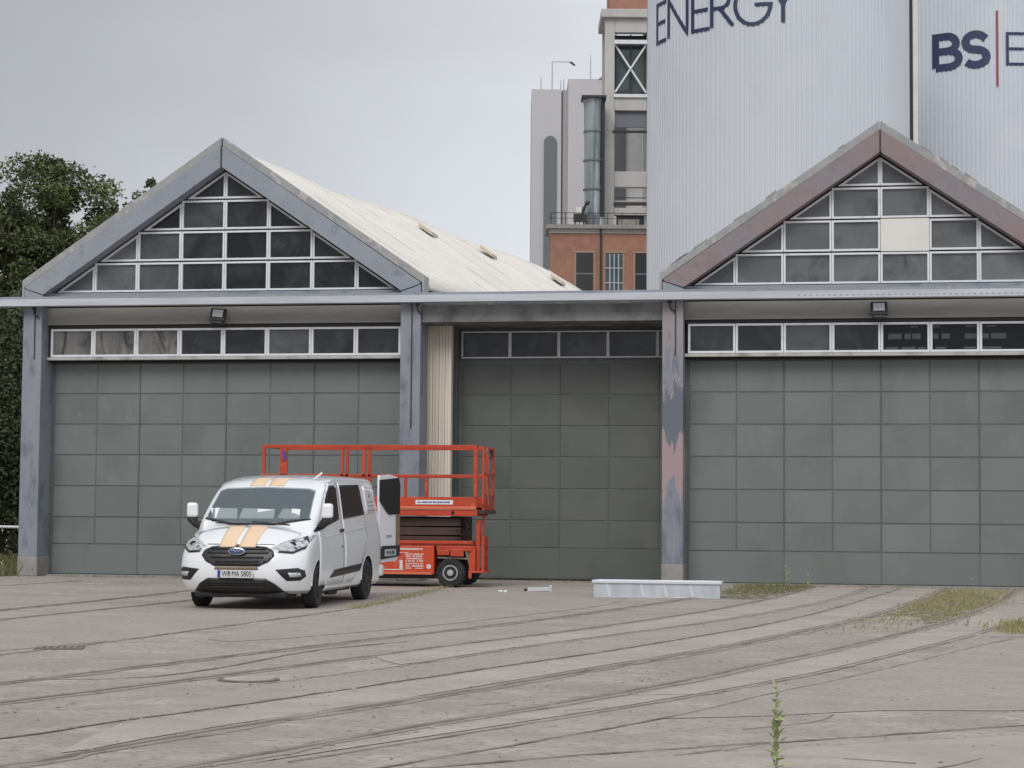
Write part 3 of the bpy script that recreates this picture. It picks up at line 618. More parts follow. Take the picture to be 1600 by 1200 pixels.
b = B()
for z in (33.5, 37.2, 37.9): b.box(x0 + .8, 1.4, .75, .9, z, z + .12)
for x in (-.95, 1.3, .2): b.box(x, x + .1, .75, .9, 33.4, 38.1)
b.build('mullions', 'dark_metal', w_)
for p, q in (((-.98, .2, 33.5), (1.4, .2, 37.2)), ((1.4, .3, 33.5), (-.98, .3, 37.2))):
    b = B(); b.bar(p, q, .13); b.build('brace', 'white_frame', w_)
b = B(); b.box(-1.05, 1.45, -.1, .1, 37.2, 37.5); b.build('transom', 'white_frame', w_); b = B(); b.box(-1.1, 1.5, -.15, .1, 33.05, 33.3); b.build('sill', 'white_frame', w_)
b = B(); b.box(x0 + .8, 1.4, .3, .5, 30.8, 32.0); b.build('louvre', 'window_grey', e)
b = B(); b.box(x0 + .6, 1.55, -.1, .2, 30.35, 30.5); b.build('platform_edge', 'dark_metal', e)
b = B(); b.box(x0 + .8, .1, 4.0, 4.1, 27.3, 31.9); b.build('rear_shutter', 'window_grey', e)
b = B(); b.box(.1, 1.4, 4.3, 4.4, 25.0, 31.9); b.build('rear_wall', 'white_board', e)
b = B(); b.box(x0 + .8, .1, 4.0, 4.1, 24.9, 27); b.build('rear_shutter', 'window_grey', e)
b = B(); b.box(x0 + .7, 1.5, -.05, .15, 24.75, 24.9); b.box(x0 + .8, 1.45, 0, .1, 25.3, 25.36); b.build('railing', 'dark_metal', e)
b = B(); b.box(x0 + .95, 1.3, .3, .4, 22.6, 24.0); b.build('hatch', 'window_black', e)
b = B(); b.box(-.7, .9, .2, .28, 22.7, 23.7); b.build('equipment', 'concrete', e)
# brick annex
e = empty('brick_annex', at(6.4, 146), PSI, 'orange brick annex with flat railed roof terrace below the concrete tower', 'building')
b = B(); b.box(-3.62, 5.5, 0, 4, 0, 22.0); b.build('wall', 'brick_plain', e)
b = B(); b.box(-3.7, 5.5, -.08, 4, 22.01, 22.32); b.build('frieze', 'tower', e)
b = B(); b.box(-3.95, 5.5, -.4, 4.2, 22.33, 22.62); b.build('cornice', 'concrete', e)
for i, (xa, xb, k) in enumerate(((-1.72, -.45, 'window_black'), (.45, 1.72, 'teal_glass'), (2.65, 3.95, 'window_black'))):
    b = B(); b.box(xa - .14, xa, -.05, .1, 15.5, 20.55); b.box(xb, xb + .14, -.05, .1, 15.5, 20.55); b.box(xa - .2, xb + .2, -.06, .1, 20.56, 20.72); fr = b.build('window', 'brick_trim', e)
    b = B(); b.box(xa, xb, -.02, .05, 15.5, 20.55); b.build('pane', k, fr)
    b = B()
    if i == 1:
        for x in (xa + .28, xa + .6, xa + .92): b.box(x, x + .09, -.06, -.025, 15.5, 20.5)
        for z in (17.2, 18.3, 19.4): b.box(xa, xb, -.065, -.03, z, z + .08)
        b.build('bars', 'grille_light', fr)
    else: b.box(xa, xb, -.05, -.025, 18.95, 19.05); b.build('bars', 'window_grey', fr)
b = B(); b.box(.02, .16, -.2, -.06, 0, 22.35); b.build('downpipe', 'dark_metal', e)
b = B()
for k in range(9): b.tube([(-3.6 + k * 1.05, -.2, 22.62), (-3.6 + k * 1.05, -.2, 23.5)], .03, 5)
b.tube([(-3.6, -.2, 23.5), (5.0, -.2, 23.5)], .03, 5); b.tube([(-3.6, -.2, 23.1), (5.0, -.2, 23.1)], .02, 5); b.tube([(-3.6, -.2, 23.5), (-3.6, 3, 23.5)], .03, 5)
b.build('railing', 'dark_metal', e)
e = empty('rooftop_pump', at(5.0, 147), PSI, 'dark pump with white boxes and raised nozzle on the brick annex terrace', 'machinery')
e.location.z = 22.62
b = B(); b.box(-.5, .45, 0, .6, .45, 1.0); b.box(-.4, -.3, 0, .6, 0, .45); b.box(.2, .3, 0, .6, 0, .45); b.build('base', 'dark_metal', e)
b = B(); b.box(-.3, .1, .1, .5, 1.01, 1.5); b.box(.0, .35, .1, .5, .1, .5); b.build('box', 'white_board', e, bevel=.03)
b = B(); b.tube([(.15, .2, 1.0), (.3, .2, 1.5), (.55, .2, 1.85)], .12, 8); b.tube([(.5, .2, 1.8), (.62, .2, 2.0)], [.2, .16], 10); b.build('nozzle', 'dark_metal', e)
e = empty('vertical_duct', at(6.0, 148.5), PSI, 'tall greenish metal duct standing between pale building and concrete tower', 'duct'); e.location.z = 22.6
b = B(); b.lathe([(1.0, .66), (9.3, .70), (9.9, .80)], 'z', n=24); b.build('pipe', 'duct', e, smooth=40)
b = B(); b.box(-.6, .5, -.8, .6, 0, 1.1); b.build('base', 'slot_grey', e)
b = B(); b.box(-.92, .95, -1, .9, 9.91, 10.1); b.build('platform', 'dark_metal', e)
for z in (3, 5.2, 7.4):
    b = B(); b.lathe([(z, .72), (z, .76), (z + .12, .76), (z + .12, .72)], 'z', n=24); b.build('collar', 'slot_grey', e)
b = B(); b.box(.62, .86, -.5, .2, 1, 9.9); b.build('backing', 'window_black', e)
e = empty('boiler_building', at(3, 168), PSI, 'tall pale grey building with long rounded dark slot left of the tower', 'building'); 
b = B(); b.box(-1.5, 1.05, 0, 8, 0, 37.5); b.build('wall', 'pale_wall', e)
b = B(); b.box(1.06, 1.14, .05, 8, 0, 37.4); b.build('joint', 'dark_metal', e)
b = B(); b.box(1.15, 1.62, .2, 8, 0, 37.5); b.box(1.62, 6.2, .0, 8, 0, 38.4); b.build('wall', 'pale_wall_b', e)
b = B(); b.box(1.63, 6.2, -.05, -.01, 0, 38.35); b.build('cladding', 'pale_wall', e)
b = B(); b.prism([(4.2, -.1, 38.4), (6.2, -.1, 40.0), (6.2, -.1, 38.4)], (0, 4, 0)); b.build('gable_piece', 'concrete', e)
pts = [(-.55, 0)] + [(.55, 0)] + [(.55 * math.cos(R(a)), 32.9 + .55 * math.sin(R(a))) for a in range(0, 181, 20)]
b = B(); b.xz(pts, -.16, -.02); b.build('slot_panel', 'slot_grey', e).location = (.12, 0, 0)
for x, z0, h in ((-.7, 37.5, 1.2), (1.0, 37.5, .9), (3.55, 38.4, 2.2), (1.25, 37.5, 1.0)):
    b = B(); b.tube([(x, .5, z0), (x, .5, z0 + h)], [.05, .03], 6); b.build('aerial', 'galv_pipe', e)
b = B(); b.tube([(.25, .5, 37.5), (.25, .5, 40.0), (1.85, .5, 40.0)], .05, 6); b.build('davit', 'galv_pipe', e); b = B(); b.tube([(1.8, .5, 40.0), (2.2, .5, 39.7)], .09, 6); b.build('davit_lamp', 'dark_metal', e)

# ------------------------------------------------------------------ trees
def tree(x, y, h, r, label, m, seed, n, squash=.8, low=.25):
    rr = random.Random(seed)
    e = empty('broadleaf_tree', (x, y, 0), 0, label, 'tree', 'trees left of the halls')
    b = B(); b.tube([(0, 0, 0), (.1, .05, h * .3), (-.1, 0, h * .6), (.05, 0, h * .85)], [.28, .2, .12, .04], 8)
    cl = []
    zc, hz = h * (1 + low) / 2, h * (1 - low) / 2
    for k in range(120):
        d = Vector((rr.gauss(0, 1), rr.gauss(0, 1), rr.gauss(0, 1))).normalized() * (rr.random() ** .38)
        lump = 1 + .13 * math.sin(d.x * 6 + seed) * math.cos(d.z * 5 + d.y * 4)
        cx, cy, z = d.x * r * .86 * lump, d.y * r * .86 * lump, zc + d.z * hz * .92 * lump; cs = r * rr.uniform(.13, .30); cl.append((cx, cy, z, cs))
        if k % 4 == 0: b.tube([(0, 0, z * .55), (cx * .5, cy * .5, z * .8), (cx, cy, z)], [.07, .04, .015], 5)
    b.build('trunk', 'bark', e, smooth=60)
    v = []; f = []
    for i in range(n):
        cx, cy, z, cs = cl[rr.randrange(len(cl))]
        d = Vector((rr.gauss(0, 1), rr.gauss(0, 1), rr.gauss(0, 1))).normalized() * cs * (rr.random() ** .4) ; d.z *= squash
        if rr.random() < .05: d *= rr.uniform(1.2, 1.6)
        p = Vector((cx, cy, z)) + d; s_ = rr.uniform(.035, .085) * (h / 11)
        u = Vector((rr.gauss(0, 1), rr.gauss(0, 1), rr.gauss(0, .6))).normalized(); t = u.orthogonal().normalized(); t = (t * math.cos(i) + u.cross(t) * math.sin(i))
        k = len(v); v += [tuple(p - u * s_), tuple(p + t * s_ * .55), tuple(p + u * s_), tuple(p - t * s_ * .55)]; f.append((k, k + 1, k + 2, k + 3))
    me = bpy.data.meshes.new('foliage'); me.from_pydata(v, [], f); me.materials.append(M[m]); link(bpy.data.objects.new('foliage', me), e)
def TR(px, d): 
    t = (px - 800) / 3100; return at(t * d, d)
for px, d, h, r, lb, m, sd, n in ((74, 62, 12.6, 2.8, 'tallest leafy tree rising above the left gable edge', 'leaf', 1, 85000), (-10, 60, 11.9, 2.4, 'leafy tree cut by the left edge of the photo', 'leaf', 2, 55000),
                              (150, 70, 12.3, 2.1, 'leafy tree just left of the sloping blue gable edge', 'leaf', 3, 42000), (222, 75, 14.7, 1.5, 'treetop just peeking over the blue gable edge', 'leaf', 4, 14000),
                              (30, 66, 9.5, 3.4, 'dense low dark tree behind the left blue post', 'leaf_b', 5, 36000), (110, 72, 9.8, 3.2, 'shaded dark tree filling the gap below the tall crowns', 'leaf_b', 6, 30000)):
    p = TR(px, d); tree(p.x, p.y, h, r, lb, m, sd, n)
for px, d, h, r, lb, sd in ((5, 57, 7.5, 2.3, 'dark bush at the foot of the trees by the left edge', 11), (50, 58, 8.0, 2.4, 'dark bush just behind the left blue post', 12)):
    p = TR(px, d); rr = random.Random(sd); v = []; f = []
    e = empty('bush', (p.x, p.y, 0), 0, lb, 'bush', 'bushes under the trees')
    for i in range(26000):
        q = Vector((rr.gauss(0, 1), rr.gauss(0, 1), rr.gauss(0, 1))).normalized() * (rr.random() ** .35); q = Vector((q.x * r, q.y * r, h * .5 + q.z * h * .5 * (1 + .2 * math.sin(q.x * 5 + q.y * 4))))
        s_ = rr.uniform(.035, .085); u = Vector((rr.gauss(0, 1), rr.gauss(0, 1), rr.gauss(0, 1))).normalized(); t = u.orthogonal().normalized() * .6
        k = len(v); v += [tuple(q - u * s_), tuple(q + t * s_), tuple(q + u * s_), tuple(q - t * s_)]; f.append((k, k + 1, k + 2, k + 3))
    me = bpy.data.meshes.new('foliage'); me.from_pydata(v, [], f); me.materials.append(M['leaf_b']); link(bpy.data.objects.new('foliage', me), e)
    b = B()
    for k in range(5): a = k * 1.26; b.tube([(0, 0, 0), (math.cos(a) * r * .5, math.sin(a) * r * .5, h * .7)], [.05, .015], 5)
    b.build('stems', 'bark', e)
# pipe barrier and verge at far left
b = B(); b.poly([(-60, -.6, .012), (-17.95, -.6, .012), (-17.95, 40, .05), (-60, 40, .05)], [(0, 1, 2, 3)]); tag(b.build('verge', 'verge'), kind='structure')
p = TR(-60, 50); e = empty('pipe_barrier', tuple(p), PSI, 'white horizontal pipe barrier behind the left blue post', 'barrier')
b = B(); b.tube([(0, 0, 1.0), (1.5, 0, .98), (3.2, 0, 1.01)], .035, 8); b.build('rail', 'white_frame', e)
for x in (.1, 1.6, 3.1): b = B(); b.tube([(x, 0.04, 0), (x, .04, .99)], .03, 6); b.build('support', 'galv_pipe', e)

# ------------------------------------------------------------------ grass and weeds
def tufts(name, pts, m, label, seed, hmin, hmax, clump=.12):
    """pts: list of (x, y, blades)"""
    rr = random.Random(seed); v = []; f = []
    for (x, y, n) in pts:
        for i in range(n):
            bx, by = x + rr.gauss(0, clump), y + rr.gauss(0, clump); h = rr.uniform(hmin, hmax); a = rr.uniform(0, 6.283); wd = rr.uniform(.004, .010); le = rr.uniform(.1, .7) * h
            dx, dy = math.cos(a), math.sin(a); k = len(v)
            v += [(bx - dy * wd, by + dx * wd, 0), (bx + dy * wd, by - dx * wd, 0), (bx + dx * le * .4, by + dy * le * .4, h * .65), (bx + dx * le, by + dy * le, h)]
            f += [(k, k + 1, k + 2), (k, k + 2, k + 3)]
    me = bpy.data.meshes.new(name); me.from_pydata(v, [], f); me.materials.append(M[m]); return tag(link(bpy.data.objects.new(name, me)), label, 'grass', kind='stuff')
rg = random.Random(21)
def between(La, Lb, n, t0, t1, bl):
    A, C = smooth_line(La, .3), smooth_line(Lb, .3); o = []
    for k in range(n):
        t = rg.uniform(t0, t1); a = A[int(t * (len(A) - 1))]; c = C[int(t * (len(C) - 1))]; s_ = rg.random() ** 1.0; p = a.lerp(c, s_); o.append((p.x, p.y, bl))
    return o
EF = between(LE, LF, 260, .72, .965, 9) + between(LE, LF, 110, .60, .80, 5)
tufts('track_grass', EF, 'dry_grass', 'yellow green mossy grass growing between the rails at the right gate', 4, .02, .09)
tufts('track_grass', between(LE, LF, 60, .52, .72, 5), 'dry_grass', 'thin straggling grass along the rails before the mossy patch', 5, .02, .07)
tufts('gate_grass', between(LA, LB, 120, .85, .99, 8) + [(rg.uniform(-2.2, -.7), rg.uniform(-1.2, -.2), 10) for k in range(30)], 'green_grass', 'weedy grass in the rail ends right of the long metal box', 6, .02, .10)
tufts('yard_grass', [(2.35 + rg.gauss(0, .35), -14.6 + rg.gauss(0, .8), 16) for k in range(60)] + [(3.2 + rg.gauss(0, .35), -14.8 + rg.gauss(0, .7), 16) for k in range(50)], 'dry_grass', 'dry yellow tuft above the pale kerb at the right edge', 7, .03, .15)
C4 = smooth_line(L4, .2)
tufts('crack_grass', [(q.x + rg.gauss(0, .05), q.y, 9) for q in C4[int(len(C4) * .55):] for _ in (0, 1)], 'dry_grass', 'dry weeds in the pavement joint beside the scissor lift', 8, .01, .08, .08)
tufts('gate_grass', [(rg.uniform(-17, -12), rg.uniform(-.55, -.15), 5) for k in range(60)] + [(rg.uniform(-8.5, -4.2), rg.uniform(.4, .9), 5) for k in range(50)] + [(rg.uniform(-3.4, 3.5), rg.uniform(-.3, -.1), 4) for k in range(60)], 'green_grass', 'sparse grass along the foot of the gates', 9, .02, .07)
tufts('verge_grass', [(rg.uniform(-23, -17.9), rg.uniform(-1.6, 9), 14) for k in range(900)], 'verge_grass', 'rough grass and weeds on the verge left of the halls', 10, .05, .32, .2)
tufts('rail_weeds', [(q.x, q.y, 3) for L in (LE, LF, LA, LB) for q in smooth_line(L, .5) if rg.random() < .4], 'dry_grass', 'tiny dry weeds in the rail grooves', 11, .01, .04, .04)
# moss sheets under the grass
sheet('moss_patch', [(LE[i][0] + .08, LE[i][1]) for i in range(13, 17)] + [(LF[i][0] - .1, LF[i][1]) for i in (12, 11, 10)] + [(.95, -11.5)], .006, 'moss')
sheet('moss_patch', [(-2.1, -.4), (-2.3, -3.2), (-2.6, -5.6), (-2.0, -6.6), (-1.5, -6.2), (-1.2, -3), (-.95, -.5)], .006, 'moss')
def leafmesh(L, W):
    b = B(); b.v = [(0, 0, 0), (L * .3, W / 2, .01 * L), (L * .75, W * .35, -.05 * L), (L, 0, -.18 * L), (L * .75, -W * .35, -.05 * L), (L * .3, -W / 2, .01 * L), (L * .5, 0, .05 * L)]
    b.f = [(0, 1, 6), (1, 2, 6), (2, 3, 6), (3, 4, 6), (4, 5, 6), (5, 0, 6)]; b.mi = [0] * 6
    me = bpy.data.meshes.new('leaf'); me.from_pydata(b.v, [], b.f); me.materials.append(M['weed']); return me
LM = [leafmesh(.075, .02), leafmesh(.055, .017), leafmesh(.035, .013)]
def weedplant(x, y, h, nl, label, seed, sc=1, z=0):
    rr = random.Random(seed); e = empty('tall_weed', (x, y, z), 0, label, 'weed')
    b = B(); pts = [(0.006 * math.sin(i * 1.1) * sc, .004 * math.cos(i), h * i / 8) for i in range(9)]; b.tube(pts, [.0045 * sc * (1 - i * .09) for i in range(9)], 6); st = b.build('stem', 'weed', e, smooth=60)
    for i in range(nl):
        t = i / nl; zz = h * (.06 + .92 * t); o = link(bpy.data.objects.new('leaf', LM[0 if t < .55 else 1 if t < .8 else 2]), e); s_ = sc * rr.uniform(.55, 1.3)
        o.location = (0, 0, zz); o.rotation_euler = (rr.uniform(-.4, .4), rr.uniform(-1.2, -.1), i * 2.4 + rr.uniform(-.5, .5)); o.scale = (s_, s_, s_)
    return e
weedplant(-.446, -29.45, .52, 52, 'tall leafy weed growing alone in the near foreground', 5, 1.5)
weedplant(-1.35, -.7, .55, 20, 'thin weed standing at the right gate, right of the metal box', 6, 1.3)
weedplant(-.9, -.5, .34, 14, 'short weed at the rail end by the right gate', 7, 1.3)
weedplant(2.3, -.6, .22, 12, 'small weed at the far end of the mossy track', 8, 1.3)
weedplant(-17.95, -.9, .4, 14, 'small weed against the foot of the left blue post', 9, 1.4)

# ------------------------------------------------------------------ things lying in the yard
e = empty('metal_trough', (-3.38, -6.2, 0), R(0), 'long galvanised metal box with bright rim lying before the right post', 'metal box')
b = B(); b.box(-1.11, 1.09, -.22, -.205, 0.01, .24); b.box(-1.11, 1.09, .205, .22, .01, .24); b.box(-1.11, -1.095, -.204, .204, .01, .24); b.box(1.075, 1.09, -.204, .204, .01, .24); b.box(-1.11, 1.09, -.22, .22, 0, .01); b.build('body', 'galv', e, bevel=.004)
b = B(); b.box(-1.14, 1.12, -.25, -.19, .241, .29); b.box(-1.14, 1.12, .19, .25, .241, .29); b.box(-1.14, -1.08, -.189, .189, .241, .29); b.box(1.06, 1.12, -.189, .189, .241, .29); b.build('rim', 'galv_rim', e, bevel=.006)
for x in (-.85, -.25, .15, .6):
    b = B(); b.prism([(x, -.224, .012), (x + .05, -.224, .012), (x - .01, -.224, .24), (x - .05, -.224, .24)], (0, .003, 0)); b.build('crease', 'galv_rim', e)
e = empty('lamp_fitting', (-5.73, -4.6, 0), R(-4), 'pale crushed strip light fitting lying before the middle gate', 'light fitting')
b = B(); b.prism([(-.24, -.04, .0), (-.24, .04, 0), (-.22, .05, .07), (-.22, -.05, .07)], (.46, 0, .012)); b.build('cover', 'galv_rim', e, bevel=.008)
b = B(); b.box(-.29, -.245, -.05, .05, 0, .05); b.build('end_cap', 'dark_metal', e, bevel=.006); b = B(); b.box(.19, .235, -.055, .055, .0, .12); b.build('bent_end', 'galv', e, bevel=.006)
for i, (x, y, lb) in enumerate(((-6.37, -5.2, 'left of two crumpled white scraps before the middle gate'), (-6.27, -5.25, 'right of two crumpled white scraps before the middle gate'))):
    b = B(); rr = random.Random(i); vs = []
    bm = bmesh.new(); bmesh.ops.create_icosphere(bm, subdivisions=2, radius=.038)
    for v_ in bm.verts: v_.co *= rr.uniform(.75, 1.2); v_.co.z = v_.co.z * .6 + .02
    me = bpy.data.meshes.new('paper_scrap'); bm.to_mesh(me); bm.free(); me.materials.append(M['paper']); o = link(bpy.data.objects.new('paper_scrap', me)); o.location = (x, y, 0); tag(o, lb, 'litter', 'white scraps on the yard')

# ------------------------------------------------------------------ the van (front faces -Y, origin under the front axle)
van = empty('delivery_van', (-8.96, -11.80, 0), R(-.5), 'white van with orange bonnet stripes and open rear door parked before the scissor lift', 'van')
def rows_to_body():
    rows = [  # yc, zc, w, zs, L, n
        (-.84, .235, .90, .235, .55, 2.6), (-.95, .29, .955, .29, .56, 2.7), (-1.01, .40, .978, .40, .56, 2.8), (-1.035, .52, .985, .52, .55, 2.8), (-1.02, .66, .988, .66, .54, 2.8),
        (-.985, .80, .988, .79, .54, 2.7), (-.93, .90, .986, .87, .53, 2.6), (-.87, .97, .984, .93, .52, 2.6), (-.76, 1.045, .980, .985, .47, 2.6), (-.60, 1.13, .972, 1.045, .44, 2.7),
        (-.44, 1.20, .963, 1.105, .42, 2.8), (-.30, 1.255, .953, 1.16, .42, 2.9), (-.17, 1.345, .942, 1.255, .34, 3.3), (.02, 1.50, .918, 1.42, .29, 3.5), (.22, 1.655, .892, 1.59, .27, 3.5),
        (.42, 1.80, .868, 1.745, .27, 3.5), (.56, 1.885, .852, 1.835, .30, 3.2), (.74, 1.95, .832, 1.905, .32, 3.0), (1.02, 2.0, .80, 1.965, .34, 2.8), (1.35, 2.03, .75, 2.005, .34, 2.6), (1.8, 2.045, .62, 2.03, .3, 2.4)]
    K, Ms, Kr = 12, 26, 4; v = []; per = None
    for (yc, zc, w_, zs, L, n) in rows:
        h = []
        for i in range(K + 1):
            a = (math.pi / 2) * i / K; x = w_ * math.sin(a) ** (2 / n); y = yc + L * (1 - math.cos(a) ** (2 / n)); f = (x / w_) ** 2.2; h.append((x, y, zc + (zs - zc) * f))
        ys, ye = yc + L, 3.97 - .10 - max(0, zs - 1.0) * .06 - max(0, zs - 1.95) * .9
        for i in range(1, Ms + 1):
            y = ys + (ye - ys) * i / Ms; h.append((w_ - .025 * max(0, (y - 2.4) / 1.6) ** 2, y, zs))
        xr = h[-1][0]; rr_ = .12
        for i in range(1, Kr + 1):
            a = math.pi / 2 * i / Kr; h.append((xr - rr_ * (1 - math.cos(a)), ye + .08 * math.sin(a), zs))
        yr = h[-1][1]
        for i in (.66, .33): h.append(((xr - rr_) * i, yr + .01, zs + (zc - zs) * (1 - i)))
        h.append((0, yr + .012, zc))
        full = h + [(-x, y, z) for x, y, z in reversed(h[1:-1])]
        per = len(full); v += full
    f = []; nr = len(rows)
    for r_ in range(nr - 1):
        for i in range(per): j = (i + 1) % per; f.append((r_ * per + i, r_ * per + j, (r_ + 1) * per + j, (r_ + 1) * per + i))
    f.append(tuple(range(per))[::-1]); f.append(tuple((nr - 1) * per + i for i in range(per)))
    me = bpy.data.meshes.new('body'); me.from_pydata(v, [], f); bm = bmesh.new(); bm.from_mesh(me); bmesh.ops.recalc_face_normals(bm, faces=bm.faces); bm.to_mesh(me); bm.free()
    return me
bme = rows_to_body(); bme.materials.append(M['van_white'])
bm = bmesh.new(); bm.from_mesh(bme); TREE = BVHTree.FromBMesh(bm); bm.free()
body0 = link(bpy.data.objects.new('body_work', bme))
cut = B()
for yy in (0, 2.93):
    for s_ in (-1, 1): cut.lathe([(s_ * .70, .385), (s_ * 1.2, .385)], 'x', (0, yy, .345), 36)
cut.prism([(-.805, -1.5, 1.365), (-.70, -1.5, 1.32), (-.35, -1.5, 1.292), (0, -1.5, 1.285), (.35, -1.5, 1.292), (.70, -1.5, 1.32), (.805, -1.5, 1.365), (.755, -1.5, 1.76), (.66, -1.5, 1.795), (0, -1.5, 1.815), (-.66, -1.5, 1.795), (-.755, -1.5, 1.76)], (0, 3.1, 0))
cme = cut.mesh('cutter', 'cab'); cobj = link(bpy.data.objects.new('cutter', cme))
md = body0.modifiers.new('b', 'BOOLEAN'); md.operation = 'DIFFERENCE'; md.solver = 'EXACT'; md.object = cobj; md.material_mode = 'TRANSFER'
dg = bpy.context.evaluated_depsgraph_get(); nm = bpy.data.meshes.new_from_object(body0.evaluated_get(dg)); nm.name = 'body'
for p in nm.polygons: p.use_smooth = True
nm.set_sharp_from_angle(angle=R(32))
body = link(bpy.data.objects.new('body', nm), van)
bpy.data.objects.remove(body0); bpy.data.objects.remove(cobj)
def conv_patch(name, polys, axis, m, off=.006, th=.01, parent=van, side=1, step=.06, smooth=30):
    """thin shaped piece following the body: 2d convex polygons projected along an axis onto the body"""
    bm = bmesh.new()
    for pts in polys:
        P, _ = inset(pts, .0001); xs = [p.x for p in P]; zs = [p.y for p in P]
        nx, nz = max(1, int((max(xs) - min(xs)) / step)), max(1, int((max(zs) - min(zs)) / step)); t = bmesh.new()
        G = [[t.verts.new((min(xs) + (max(xs) - min(xs)) * i / nx, min(zs) + (max(zs) - min(zs)) * j / nz, 0)) for j in range(nz + 1)] for i in range(nx + 1)]
        for i in range(nx):
            for j in range(nz): t.faces.new((G[i][j], G[i + 1][j], G[i + 1][j + 1], G[i][j + 1]))
        for i in range(len(P)):
            a, c = P[i], P[(i + 1) % len(P)]; e_ = (c - a); nn = Vector((e_.y, -e_.x, 0))
            bmesh.ops.bisect_plane(t, geom=t.verts[:] + t.edges[:] + t.faces[:], plane_co=(a.x, a.y, 0), plane_no=nn, clear_outer=True)
        tm = bpy.data.meshes.new('t'); t.to_mesh(tm); t.free(); bm.from_mesh(tm); bpy.data.meshes.remove(tm)
    bmesh.ops.remove_doubles(bm, verts=bm.verts, dist=.0008)
    for v_ in list(bm.verts):
        a, c = v_.co.x, v_.co.y
        if axis == 'front': o, d = Vector((a, -3, c)), Vector((0, 1, 0))
        elif axis == 'top': o, d = Vector((a, c, 4)), Vector((0, 0, -1))
        else: o, d = Vector((3 * side, a, c)), Vector((-side, 0, 0))
        hit, nrm, _, _ = TREE.ray_cast(o, d)
        if hit is None: bm.verts.remove(v_); continue
        if nrm.dot(d) > 0: nrm = -nrm
        v_.co = hit + nrm * off
    bmesh.ops.recalc_face_normals(bm, faces=bm.faces)
    me = bpy.data.meshes.new(name); bm.to_mesh(me); bm.free(); me.materials.append(M[m] if isinstance(m, str) else m)
    c0 = me.polygons[0]; want = {'front': Vector((0, -1, 0)), 'top': Vector((0, 0, 1)), 'side': Vector((side, 0, 0))}[axis]
    if c0.normal.dot(want) < 0: me.flip_normals()
    for p in me.polygons: p.use_smooth = True
    me.set_sharp_from_angle(angle=R(smooth))
    o = link(bpy.data.objects.new(name, me), parent)
    if th: k = o.modifiers.new('thickness', 'SOLIDIFY'); k.thickness = th; k.offset = -1
    return o
# windscreen and what lies behind it
conv_patch('windscreen', [[(-.82, 1.35), (-.70, 1.302), (-.35, 1.275), (0, 1.268), (0, 1.83), (-.66, 1.81), (-.765, 1.775)], [(.82, 1.35), (.765, 1.775), (.66, 1.81), (0, 1.83), (0, 1.268), (.35, 1.275), (.70, 1.302)]], 'front', 'windscreen', .006, 0, step=.03)
conv_patch('windscreen_seal', [[(-.82, 1.352), (-.35, 1.276), (-.35, 1.245), (-.84, 1.33)], [(-.35, 1.276), (.35, 1.276), (.35, 1.245), (-.35, 1.245)], [(.82, 1.352), (.35, 1.276), (.35, 1.245), (.84, 1.33)]], 'front', 'van_black', .009, .006, step=.03)
for x, sx in ((-.02, 1), (.62, 1)):
    b = B(); b.tube([(x, -.38, 1.25), (x - .55, -.30, 1.275)], .010, 6); b.tube([(x - .02, -.37, 1.262), (x - .62, -.27, 1.30)], .007, 5); b.build('wiper', 'van_black', van)
b = B(); b.prism([(-.78, -.02, 1.30), (.78, -.02, 1.30), (.78, .45, 1.37), (-.78, .45, 1.37)], (0, 0, .04)); b.build('dashboard', 'dash', van, bevel=.01)
for (x0, y0, a0, wx, wy, t) in ((-.52, .05, .3, .34, .20, .02), (-.12, .10, -.1, .36, .18, .015), (.14, -.04, .1, .26, .11, .01), (.44, .10, -.5, .30, .14, .012), (.60, .0, .1, .13, .11, .03), (-.68, .10, .6, .18, .16, .02)):
    b = B(); b.prism([(-wx / 2, -wy / 2, 0), (wx / 2, -wy / 2, 0), (wx / 2, wy / 2, .115), (-wx / 2, wy / 2, .125)], (0, 0, .006 + t * .3)); o = b.build('paper', 'paper', van); o.location = (x0, y0 - .01, 1.352); o.rotation_euler = (.16, 0, a0)
b = B(); k = [(.40 + .19 * math.cos(R(a)), .40 + .09 * math.sin(R(a)), 1.40 + .13 * math.sin(R(a))) for a in range(0, 361, 20)]; b.tube(k, .015, 6); b.build('steering_wheel', 'plastic', van)
for x in (-.48, -.1, .42):
    b = B(); b.box(x - .22, x + .22, .85, 1.0, 1.2, 1.52); b.box(x - .13, x + .13, .86, .96, 1.56, 1.74); b.build('seat', 'plastic', van, bevel=.04)
# bonnet with stripes
hood = conv_patch('bonnet', [[(-.50, -.90), (.50, -.90), (.70, -.74), (.80, -.42), (.80, -.36), (0, -.36), (-.80, -.36), (-.80, -.42), (-.70, -.74)]], 'top', 'van_white', .007, .012, step=.08)
for s_ in (-1, 1):
    x0, x1 = sorted((s_ * .03 - .02, s_ * .275 - .02))
    conv_patch('stripe', [[(x0, -.92), (x1, -.92), (x1 * 1.12, -.36), (x0 * 1.1, -.36)]], 'top', 'van_stripe', .012, .003, parent=hood, step=.05)
    conv_patch('roof_stripe', [[(x0, .50), (x1, .50), (x1, .90), (x0, .90)]], 'top', 'van_stripe', .006, .003, step=.05)
conv_patch('seam', [[(-.53, .955), (.53, .955), (.53, .968), (-.53, .968)]], 'front', 'seam', .004, 0, step=.03)
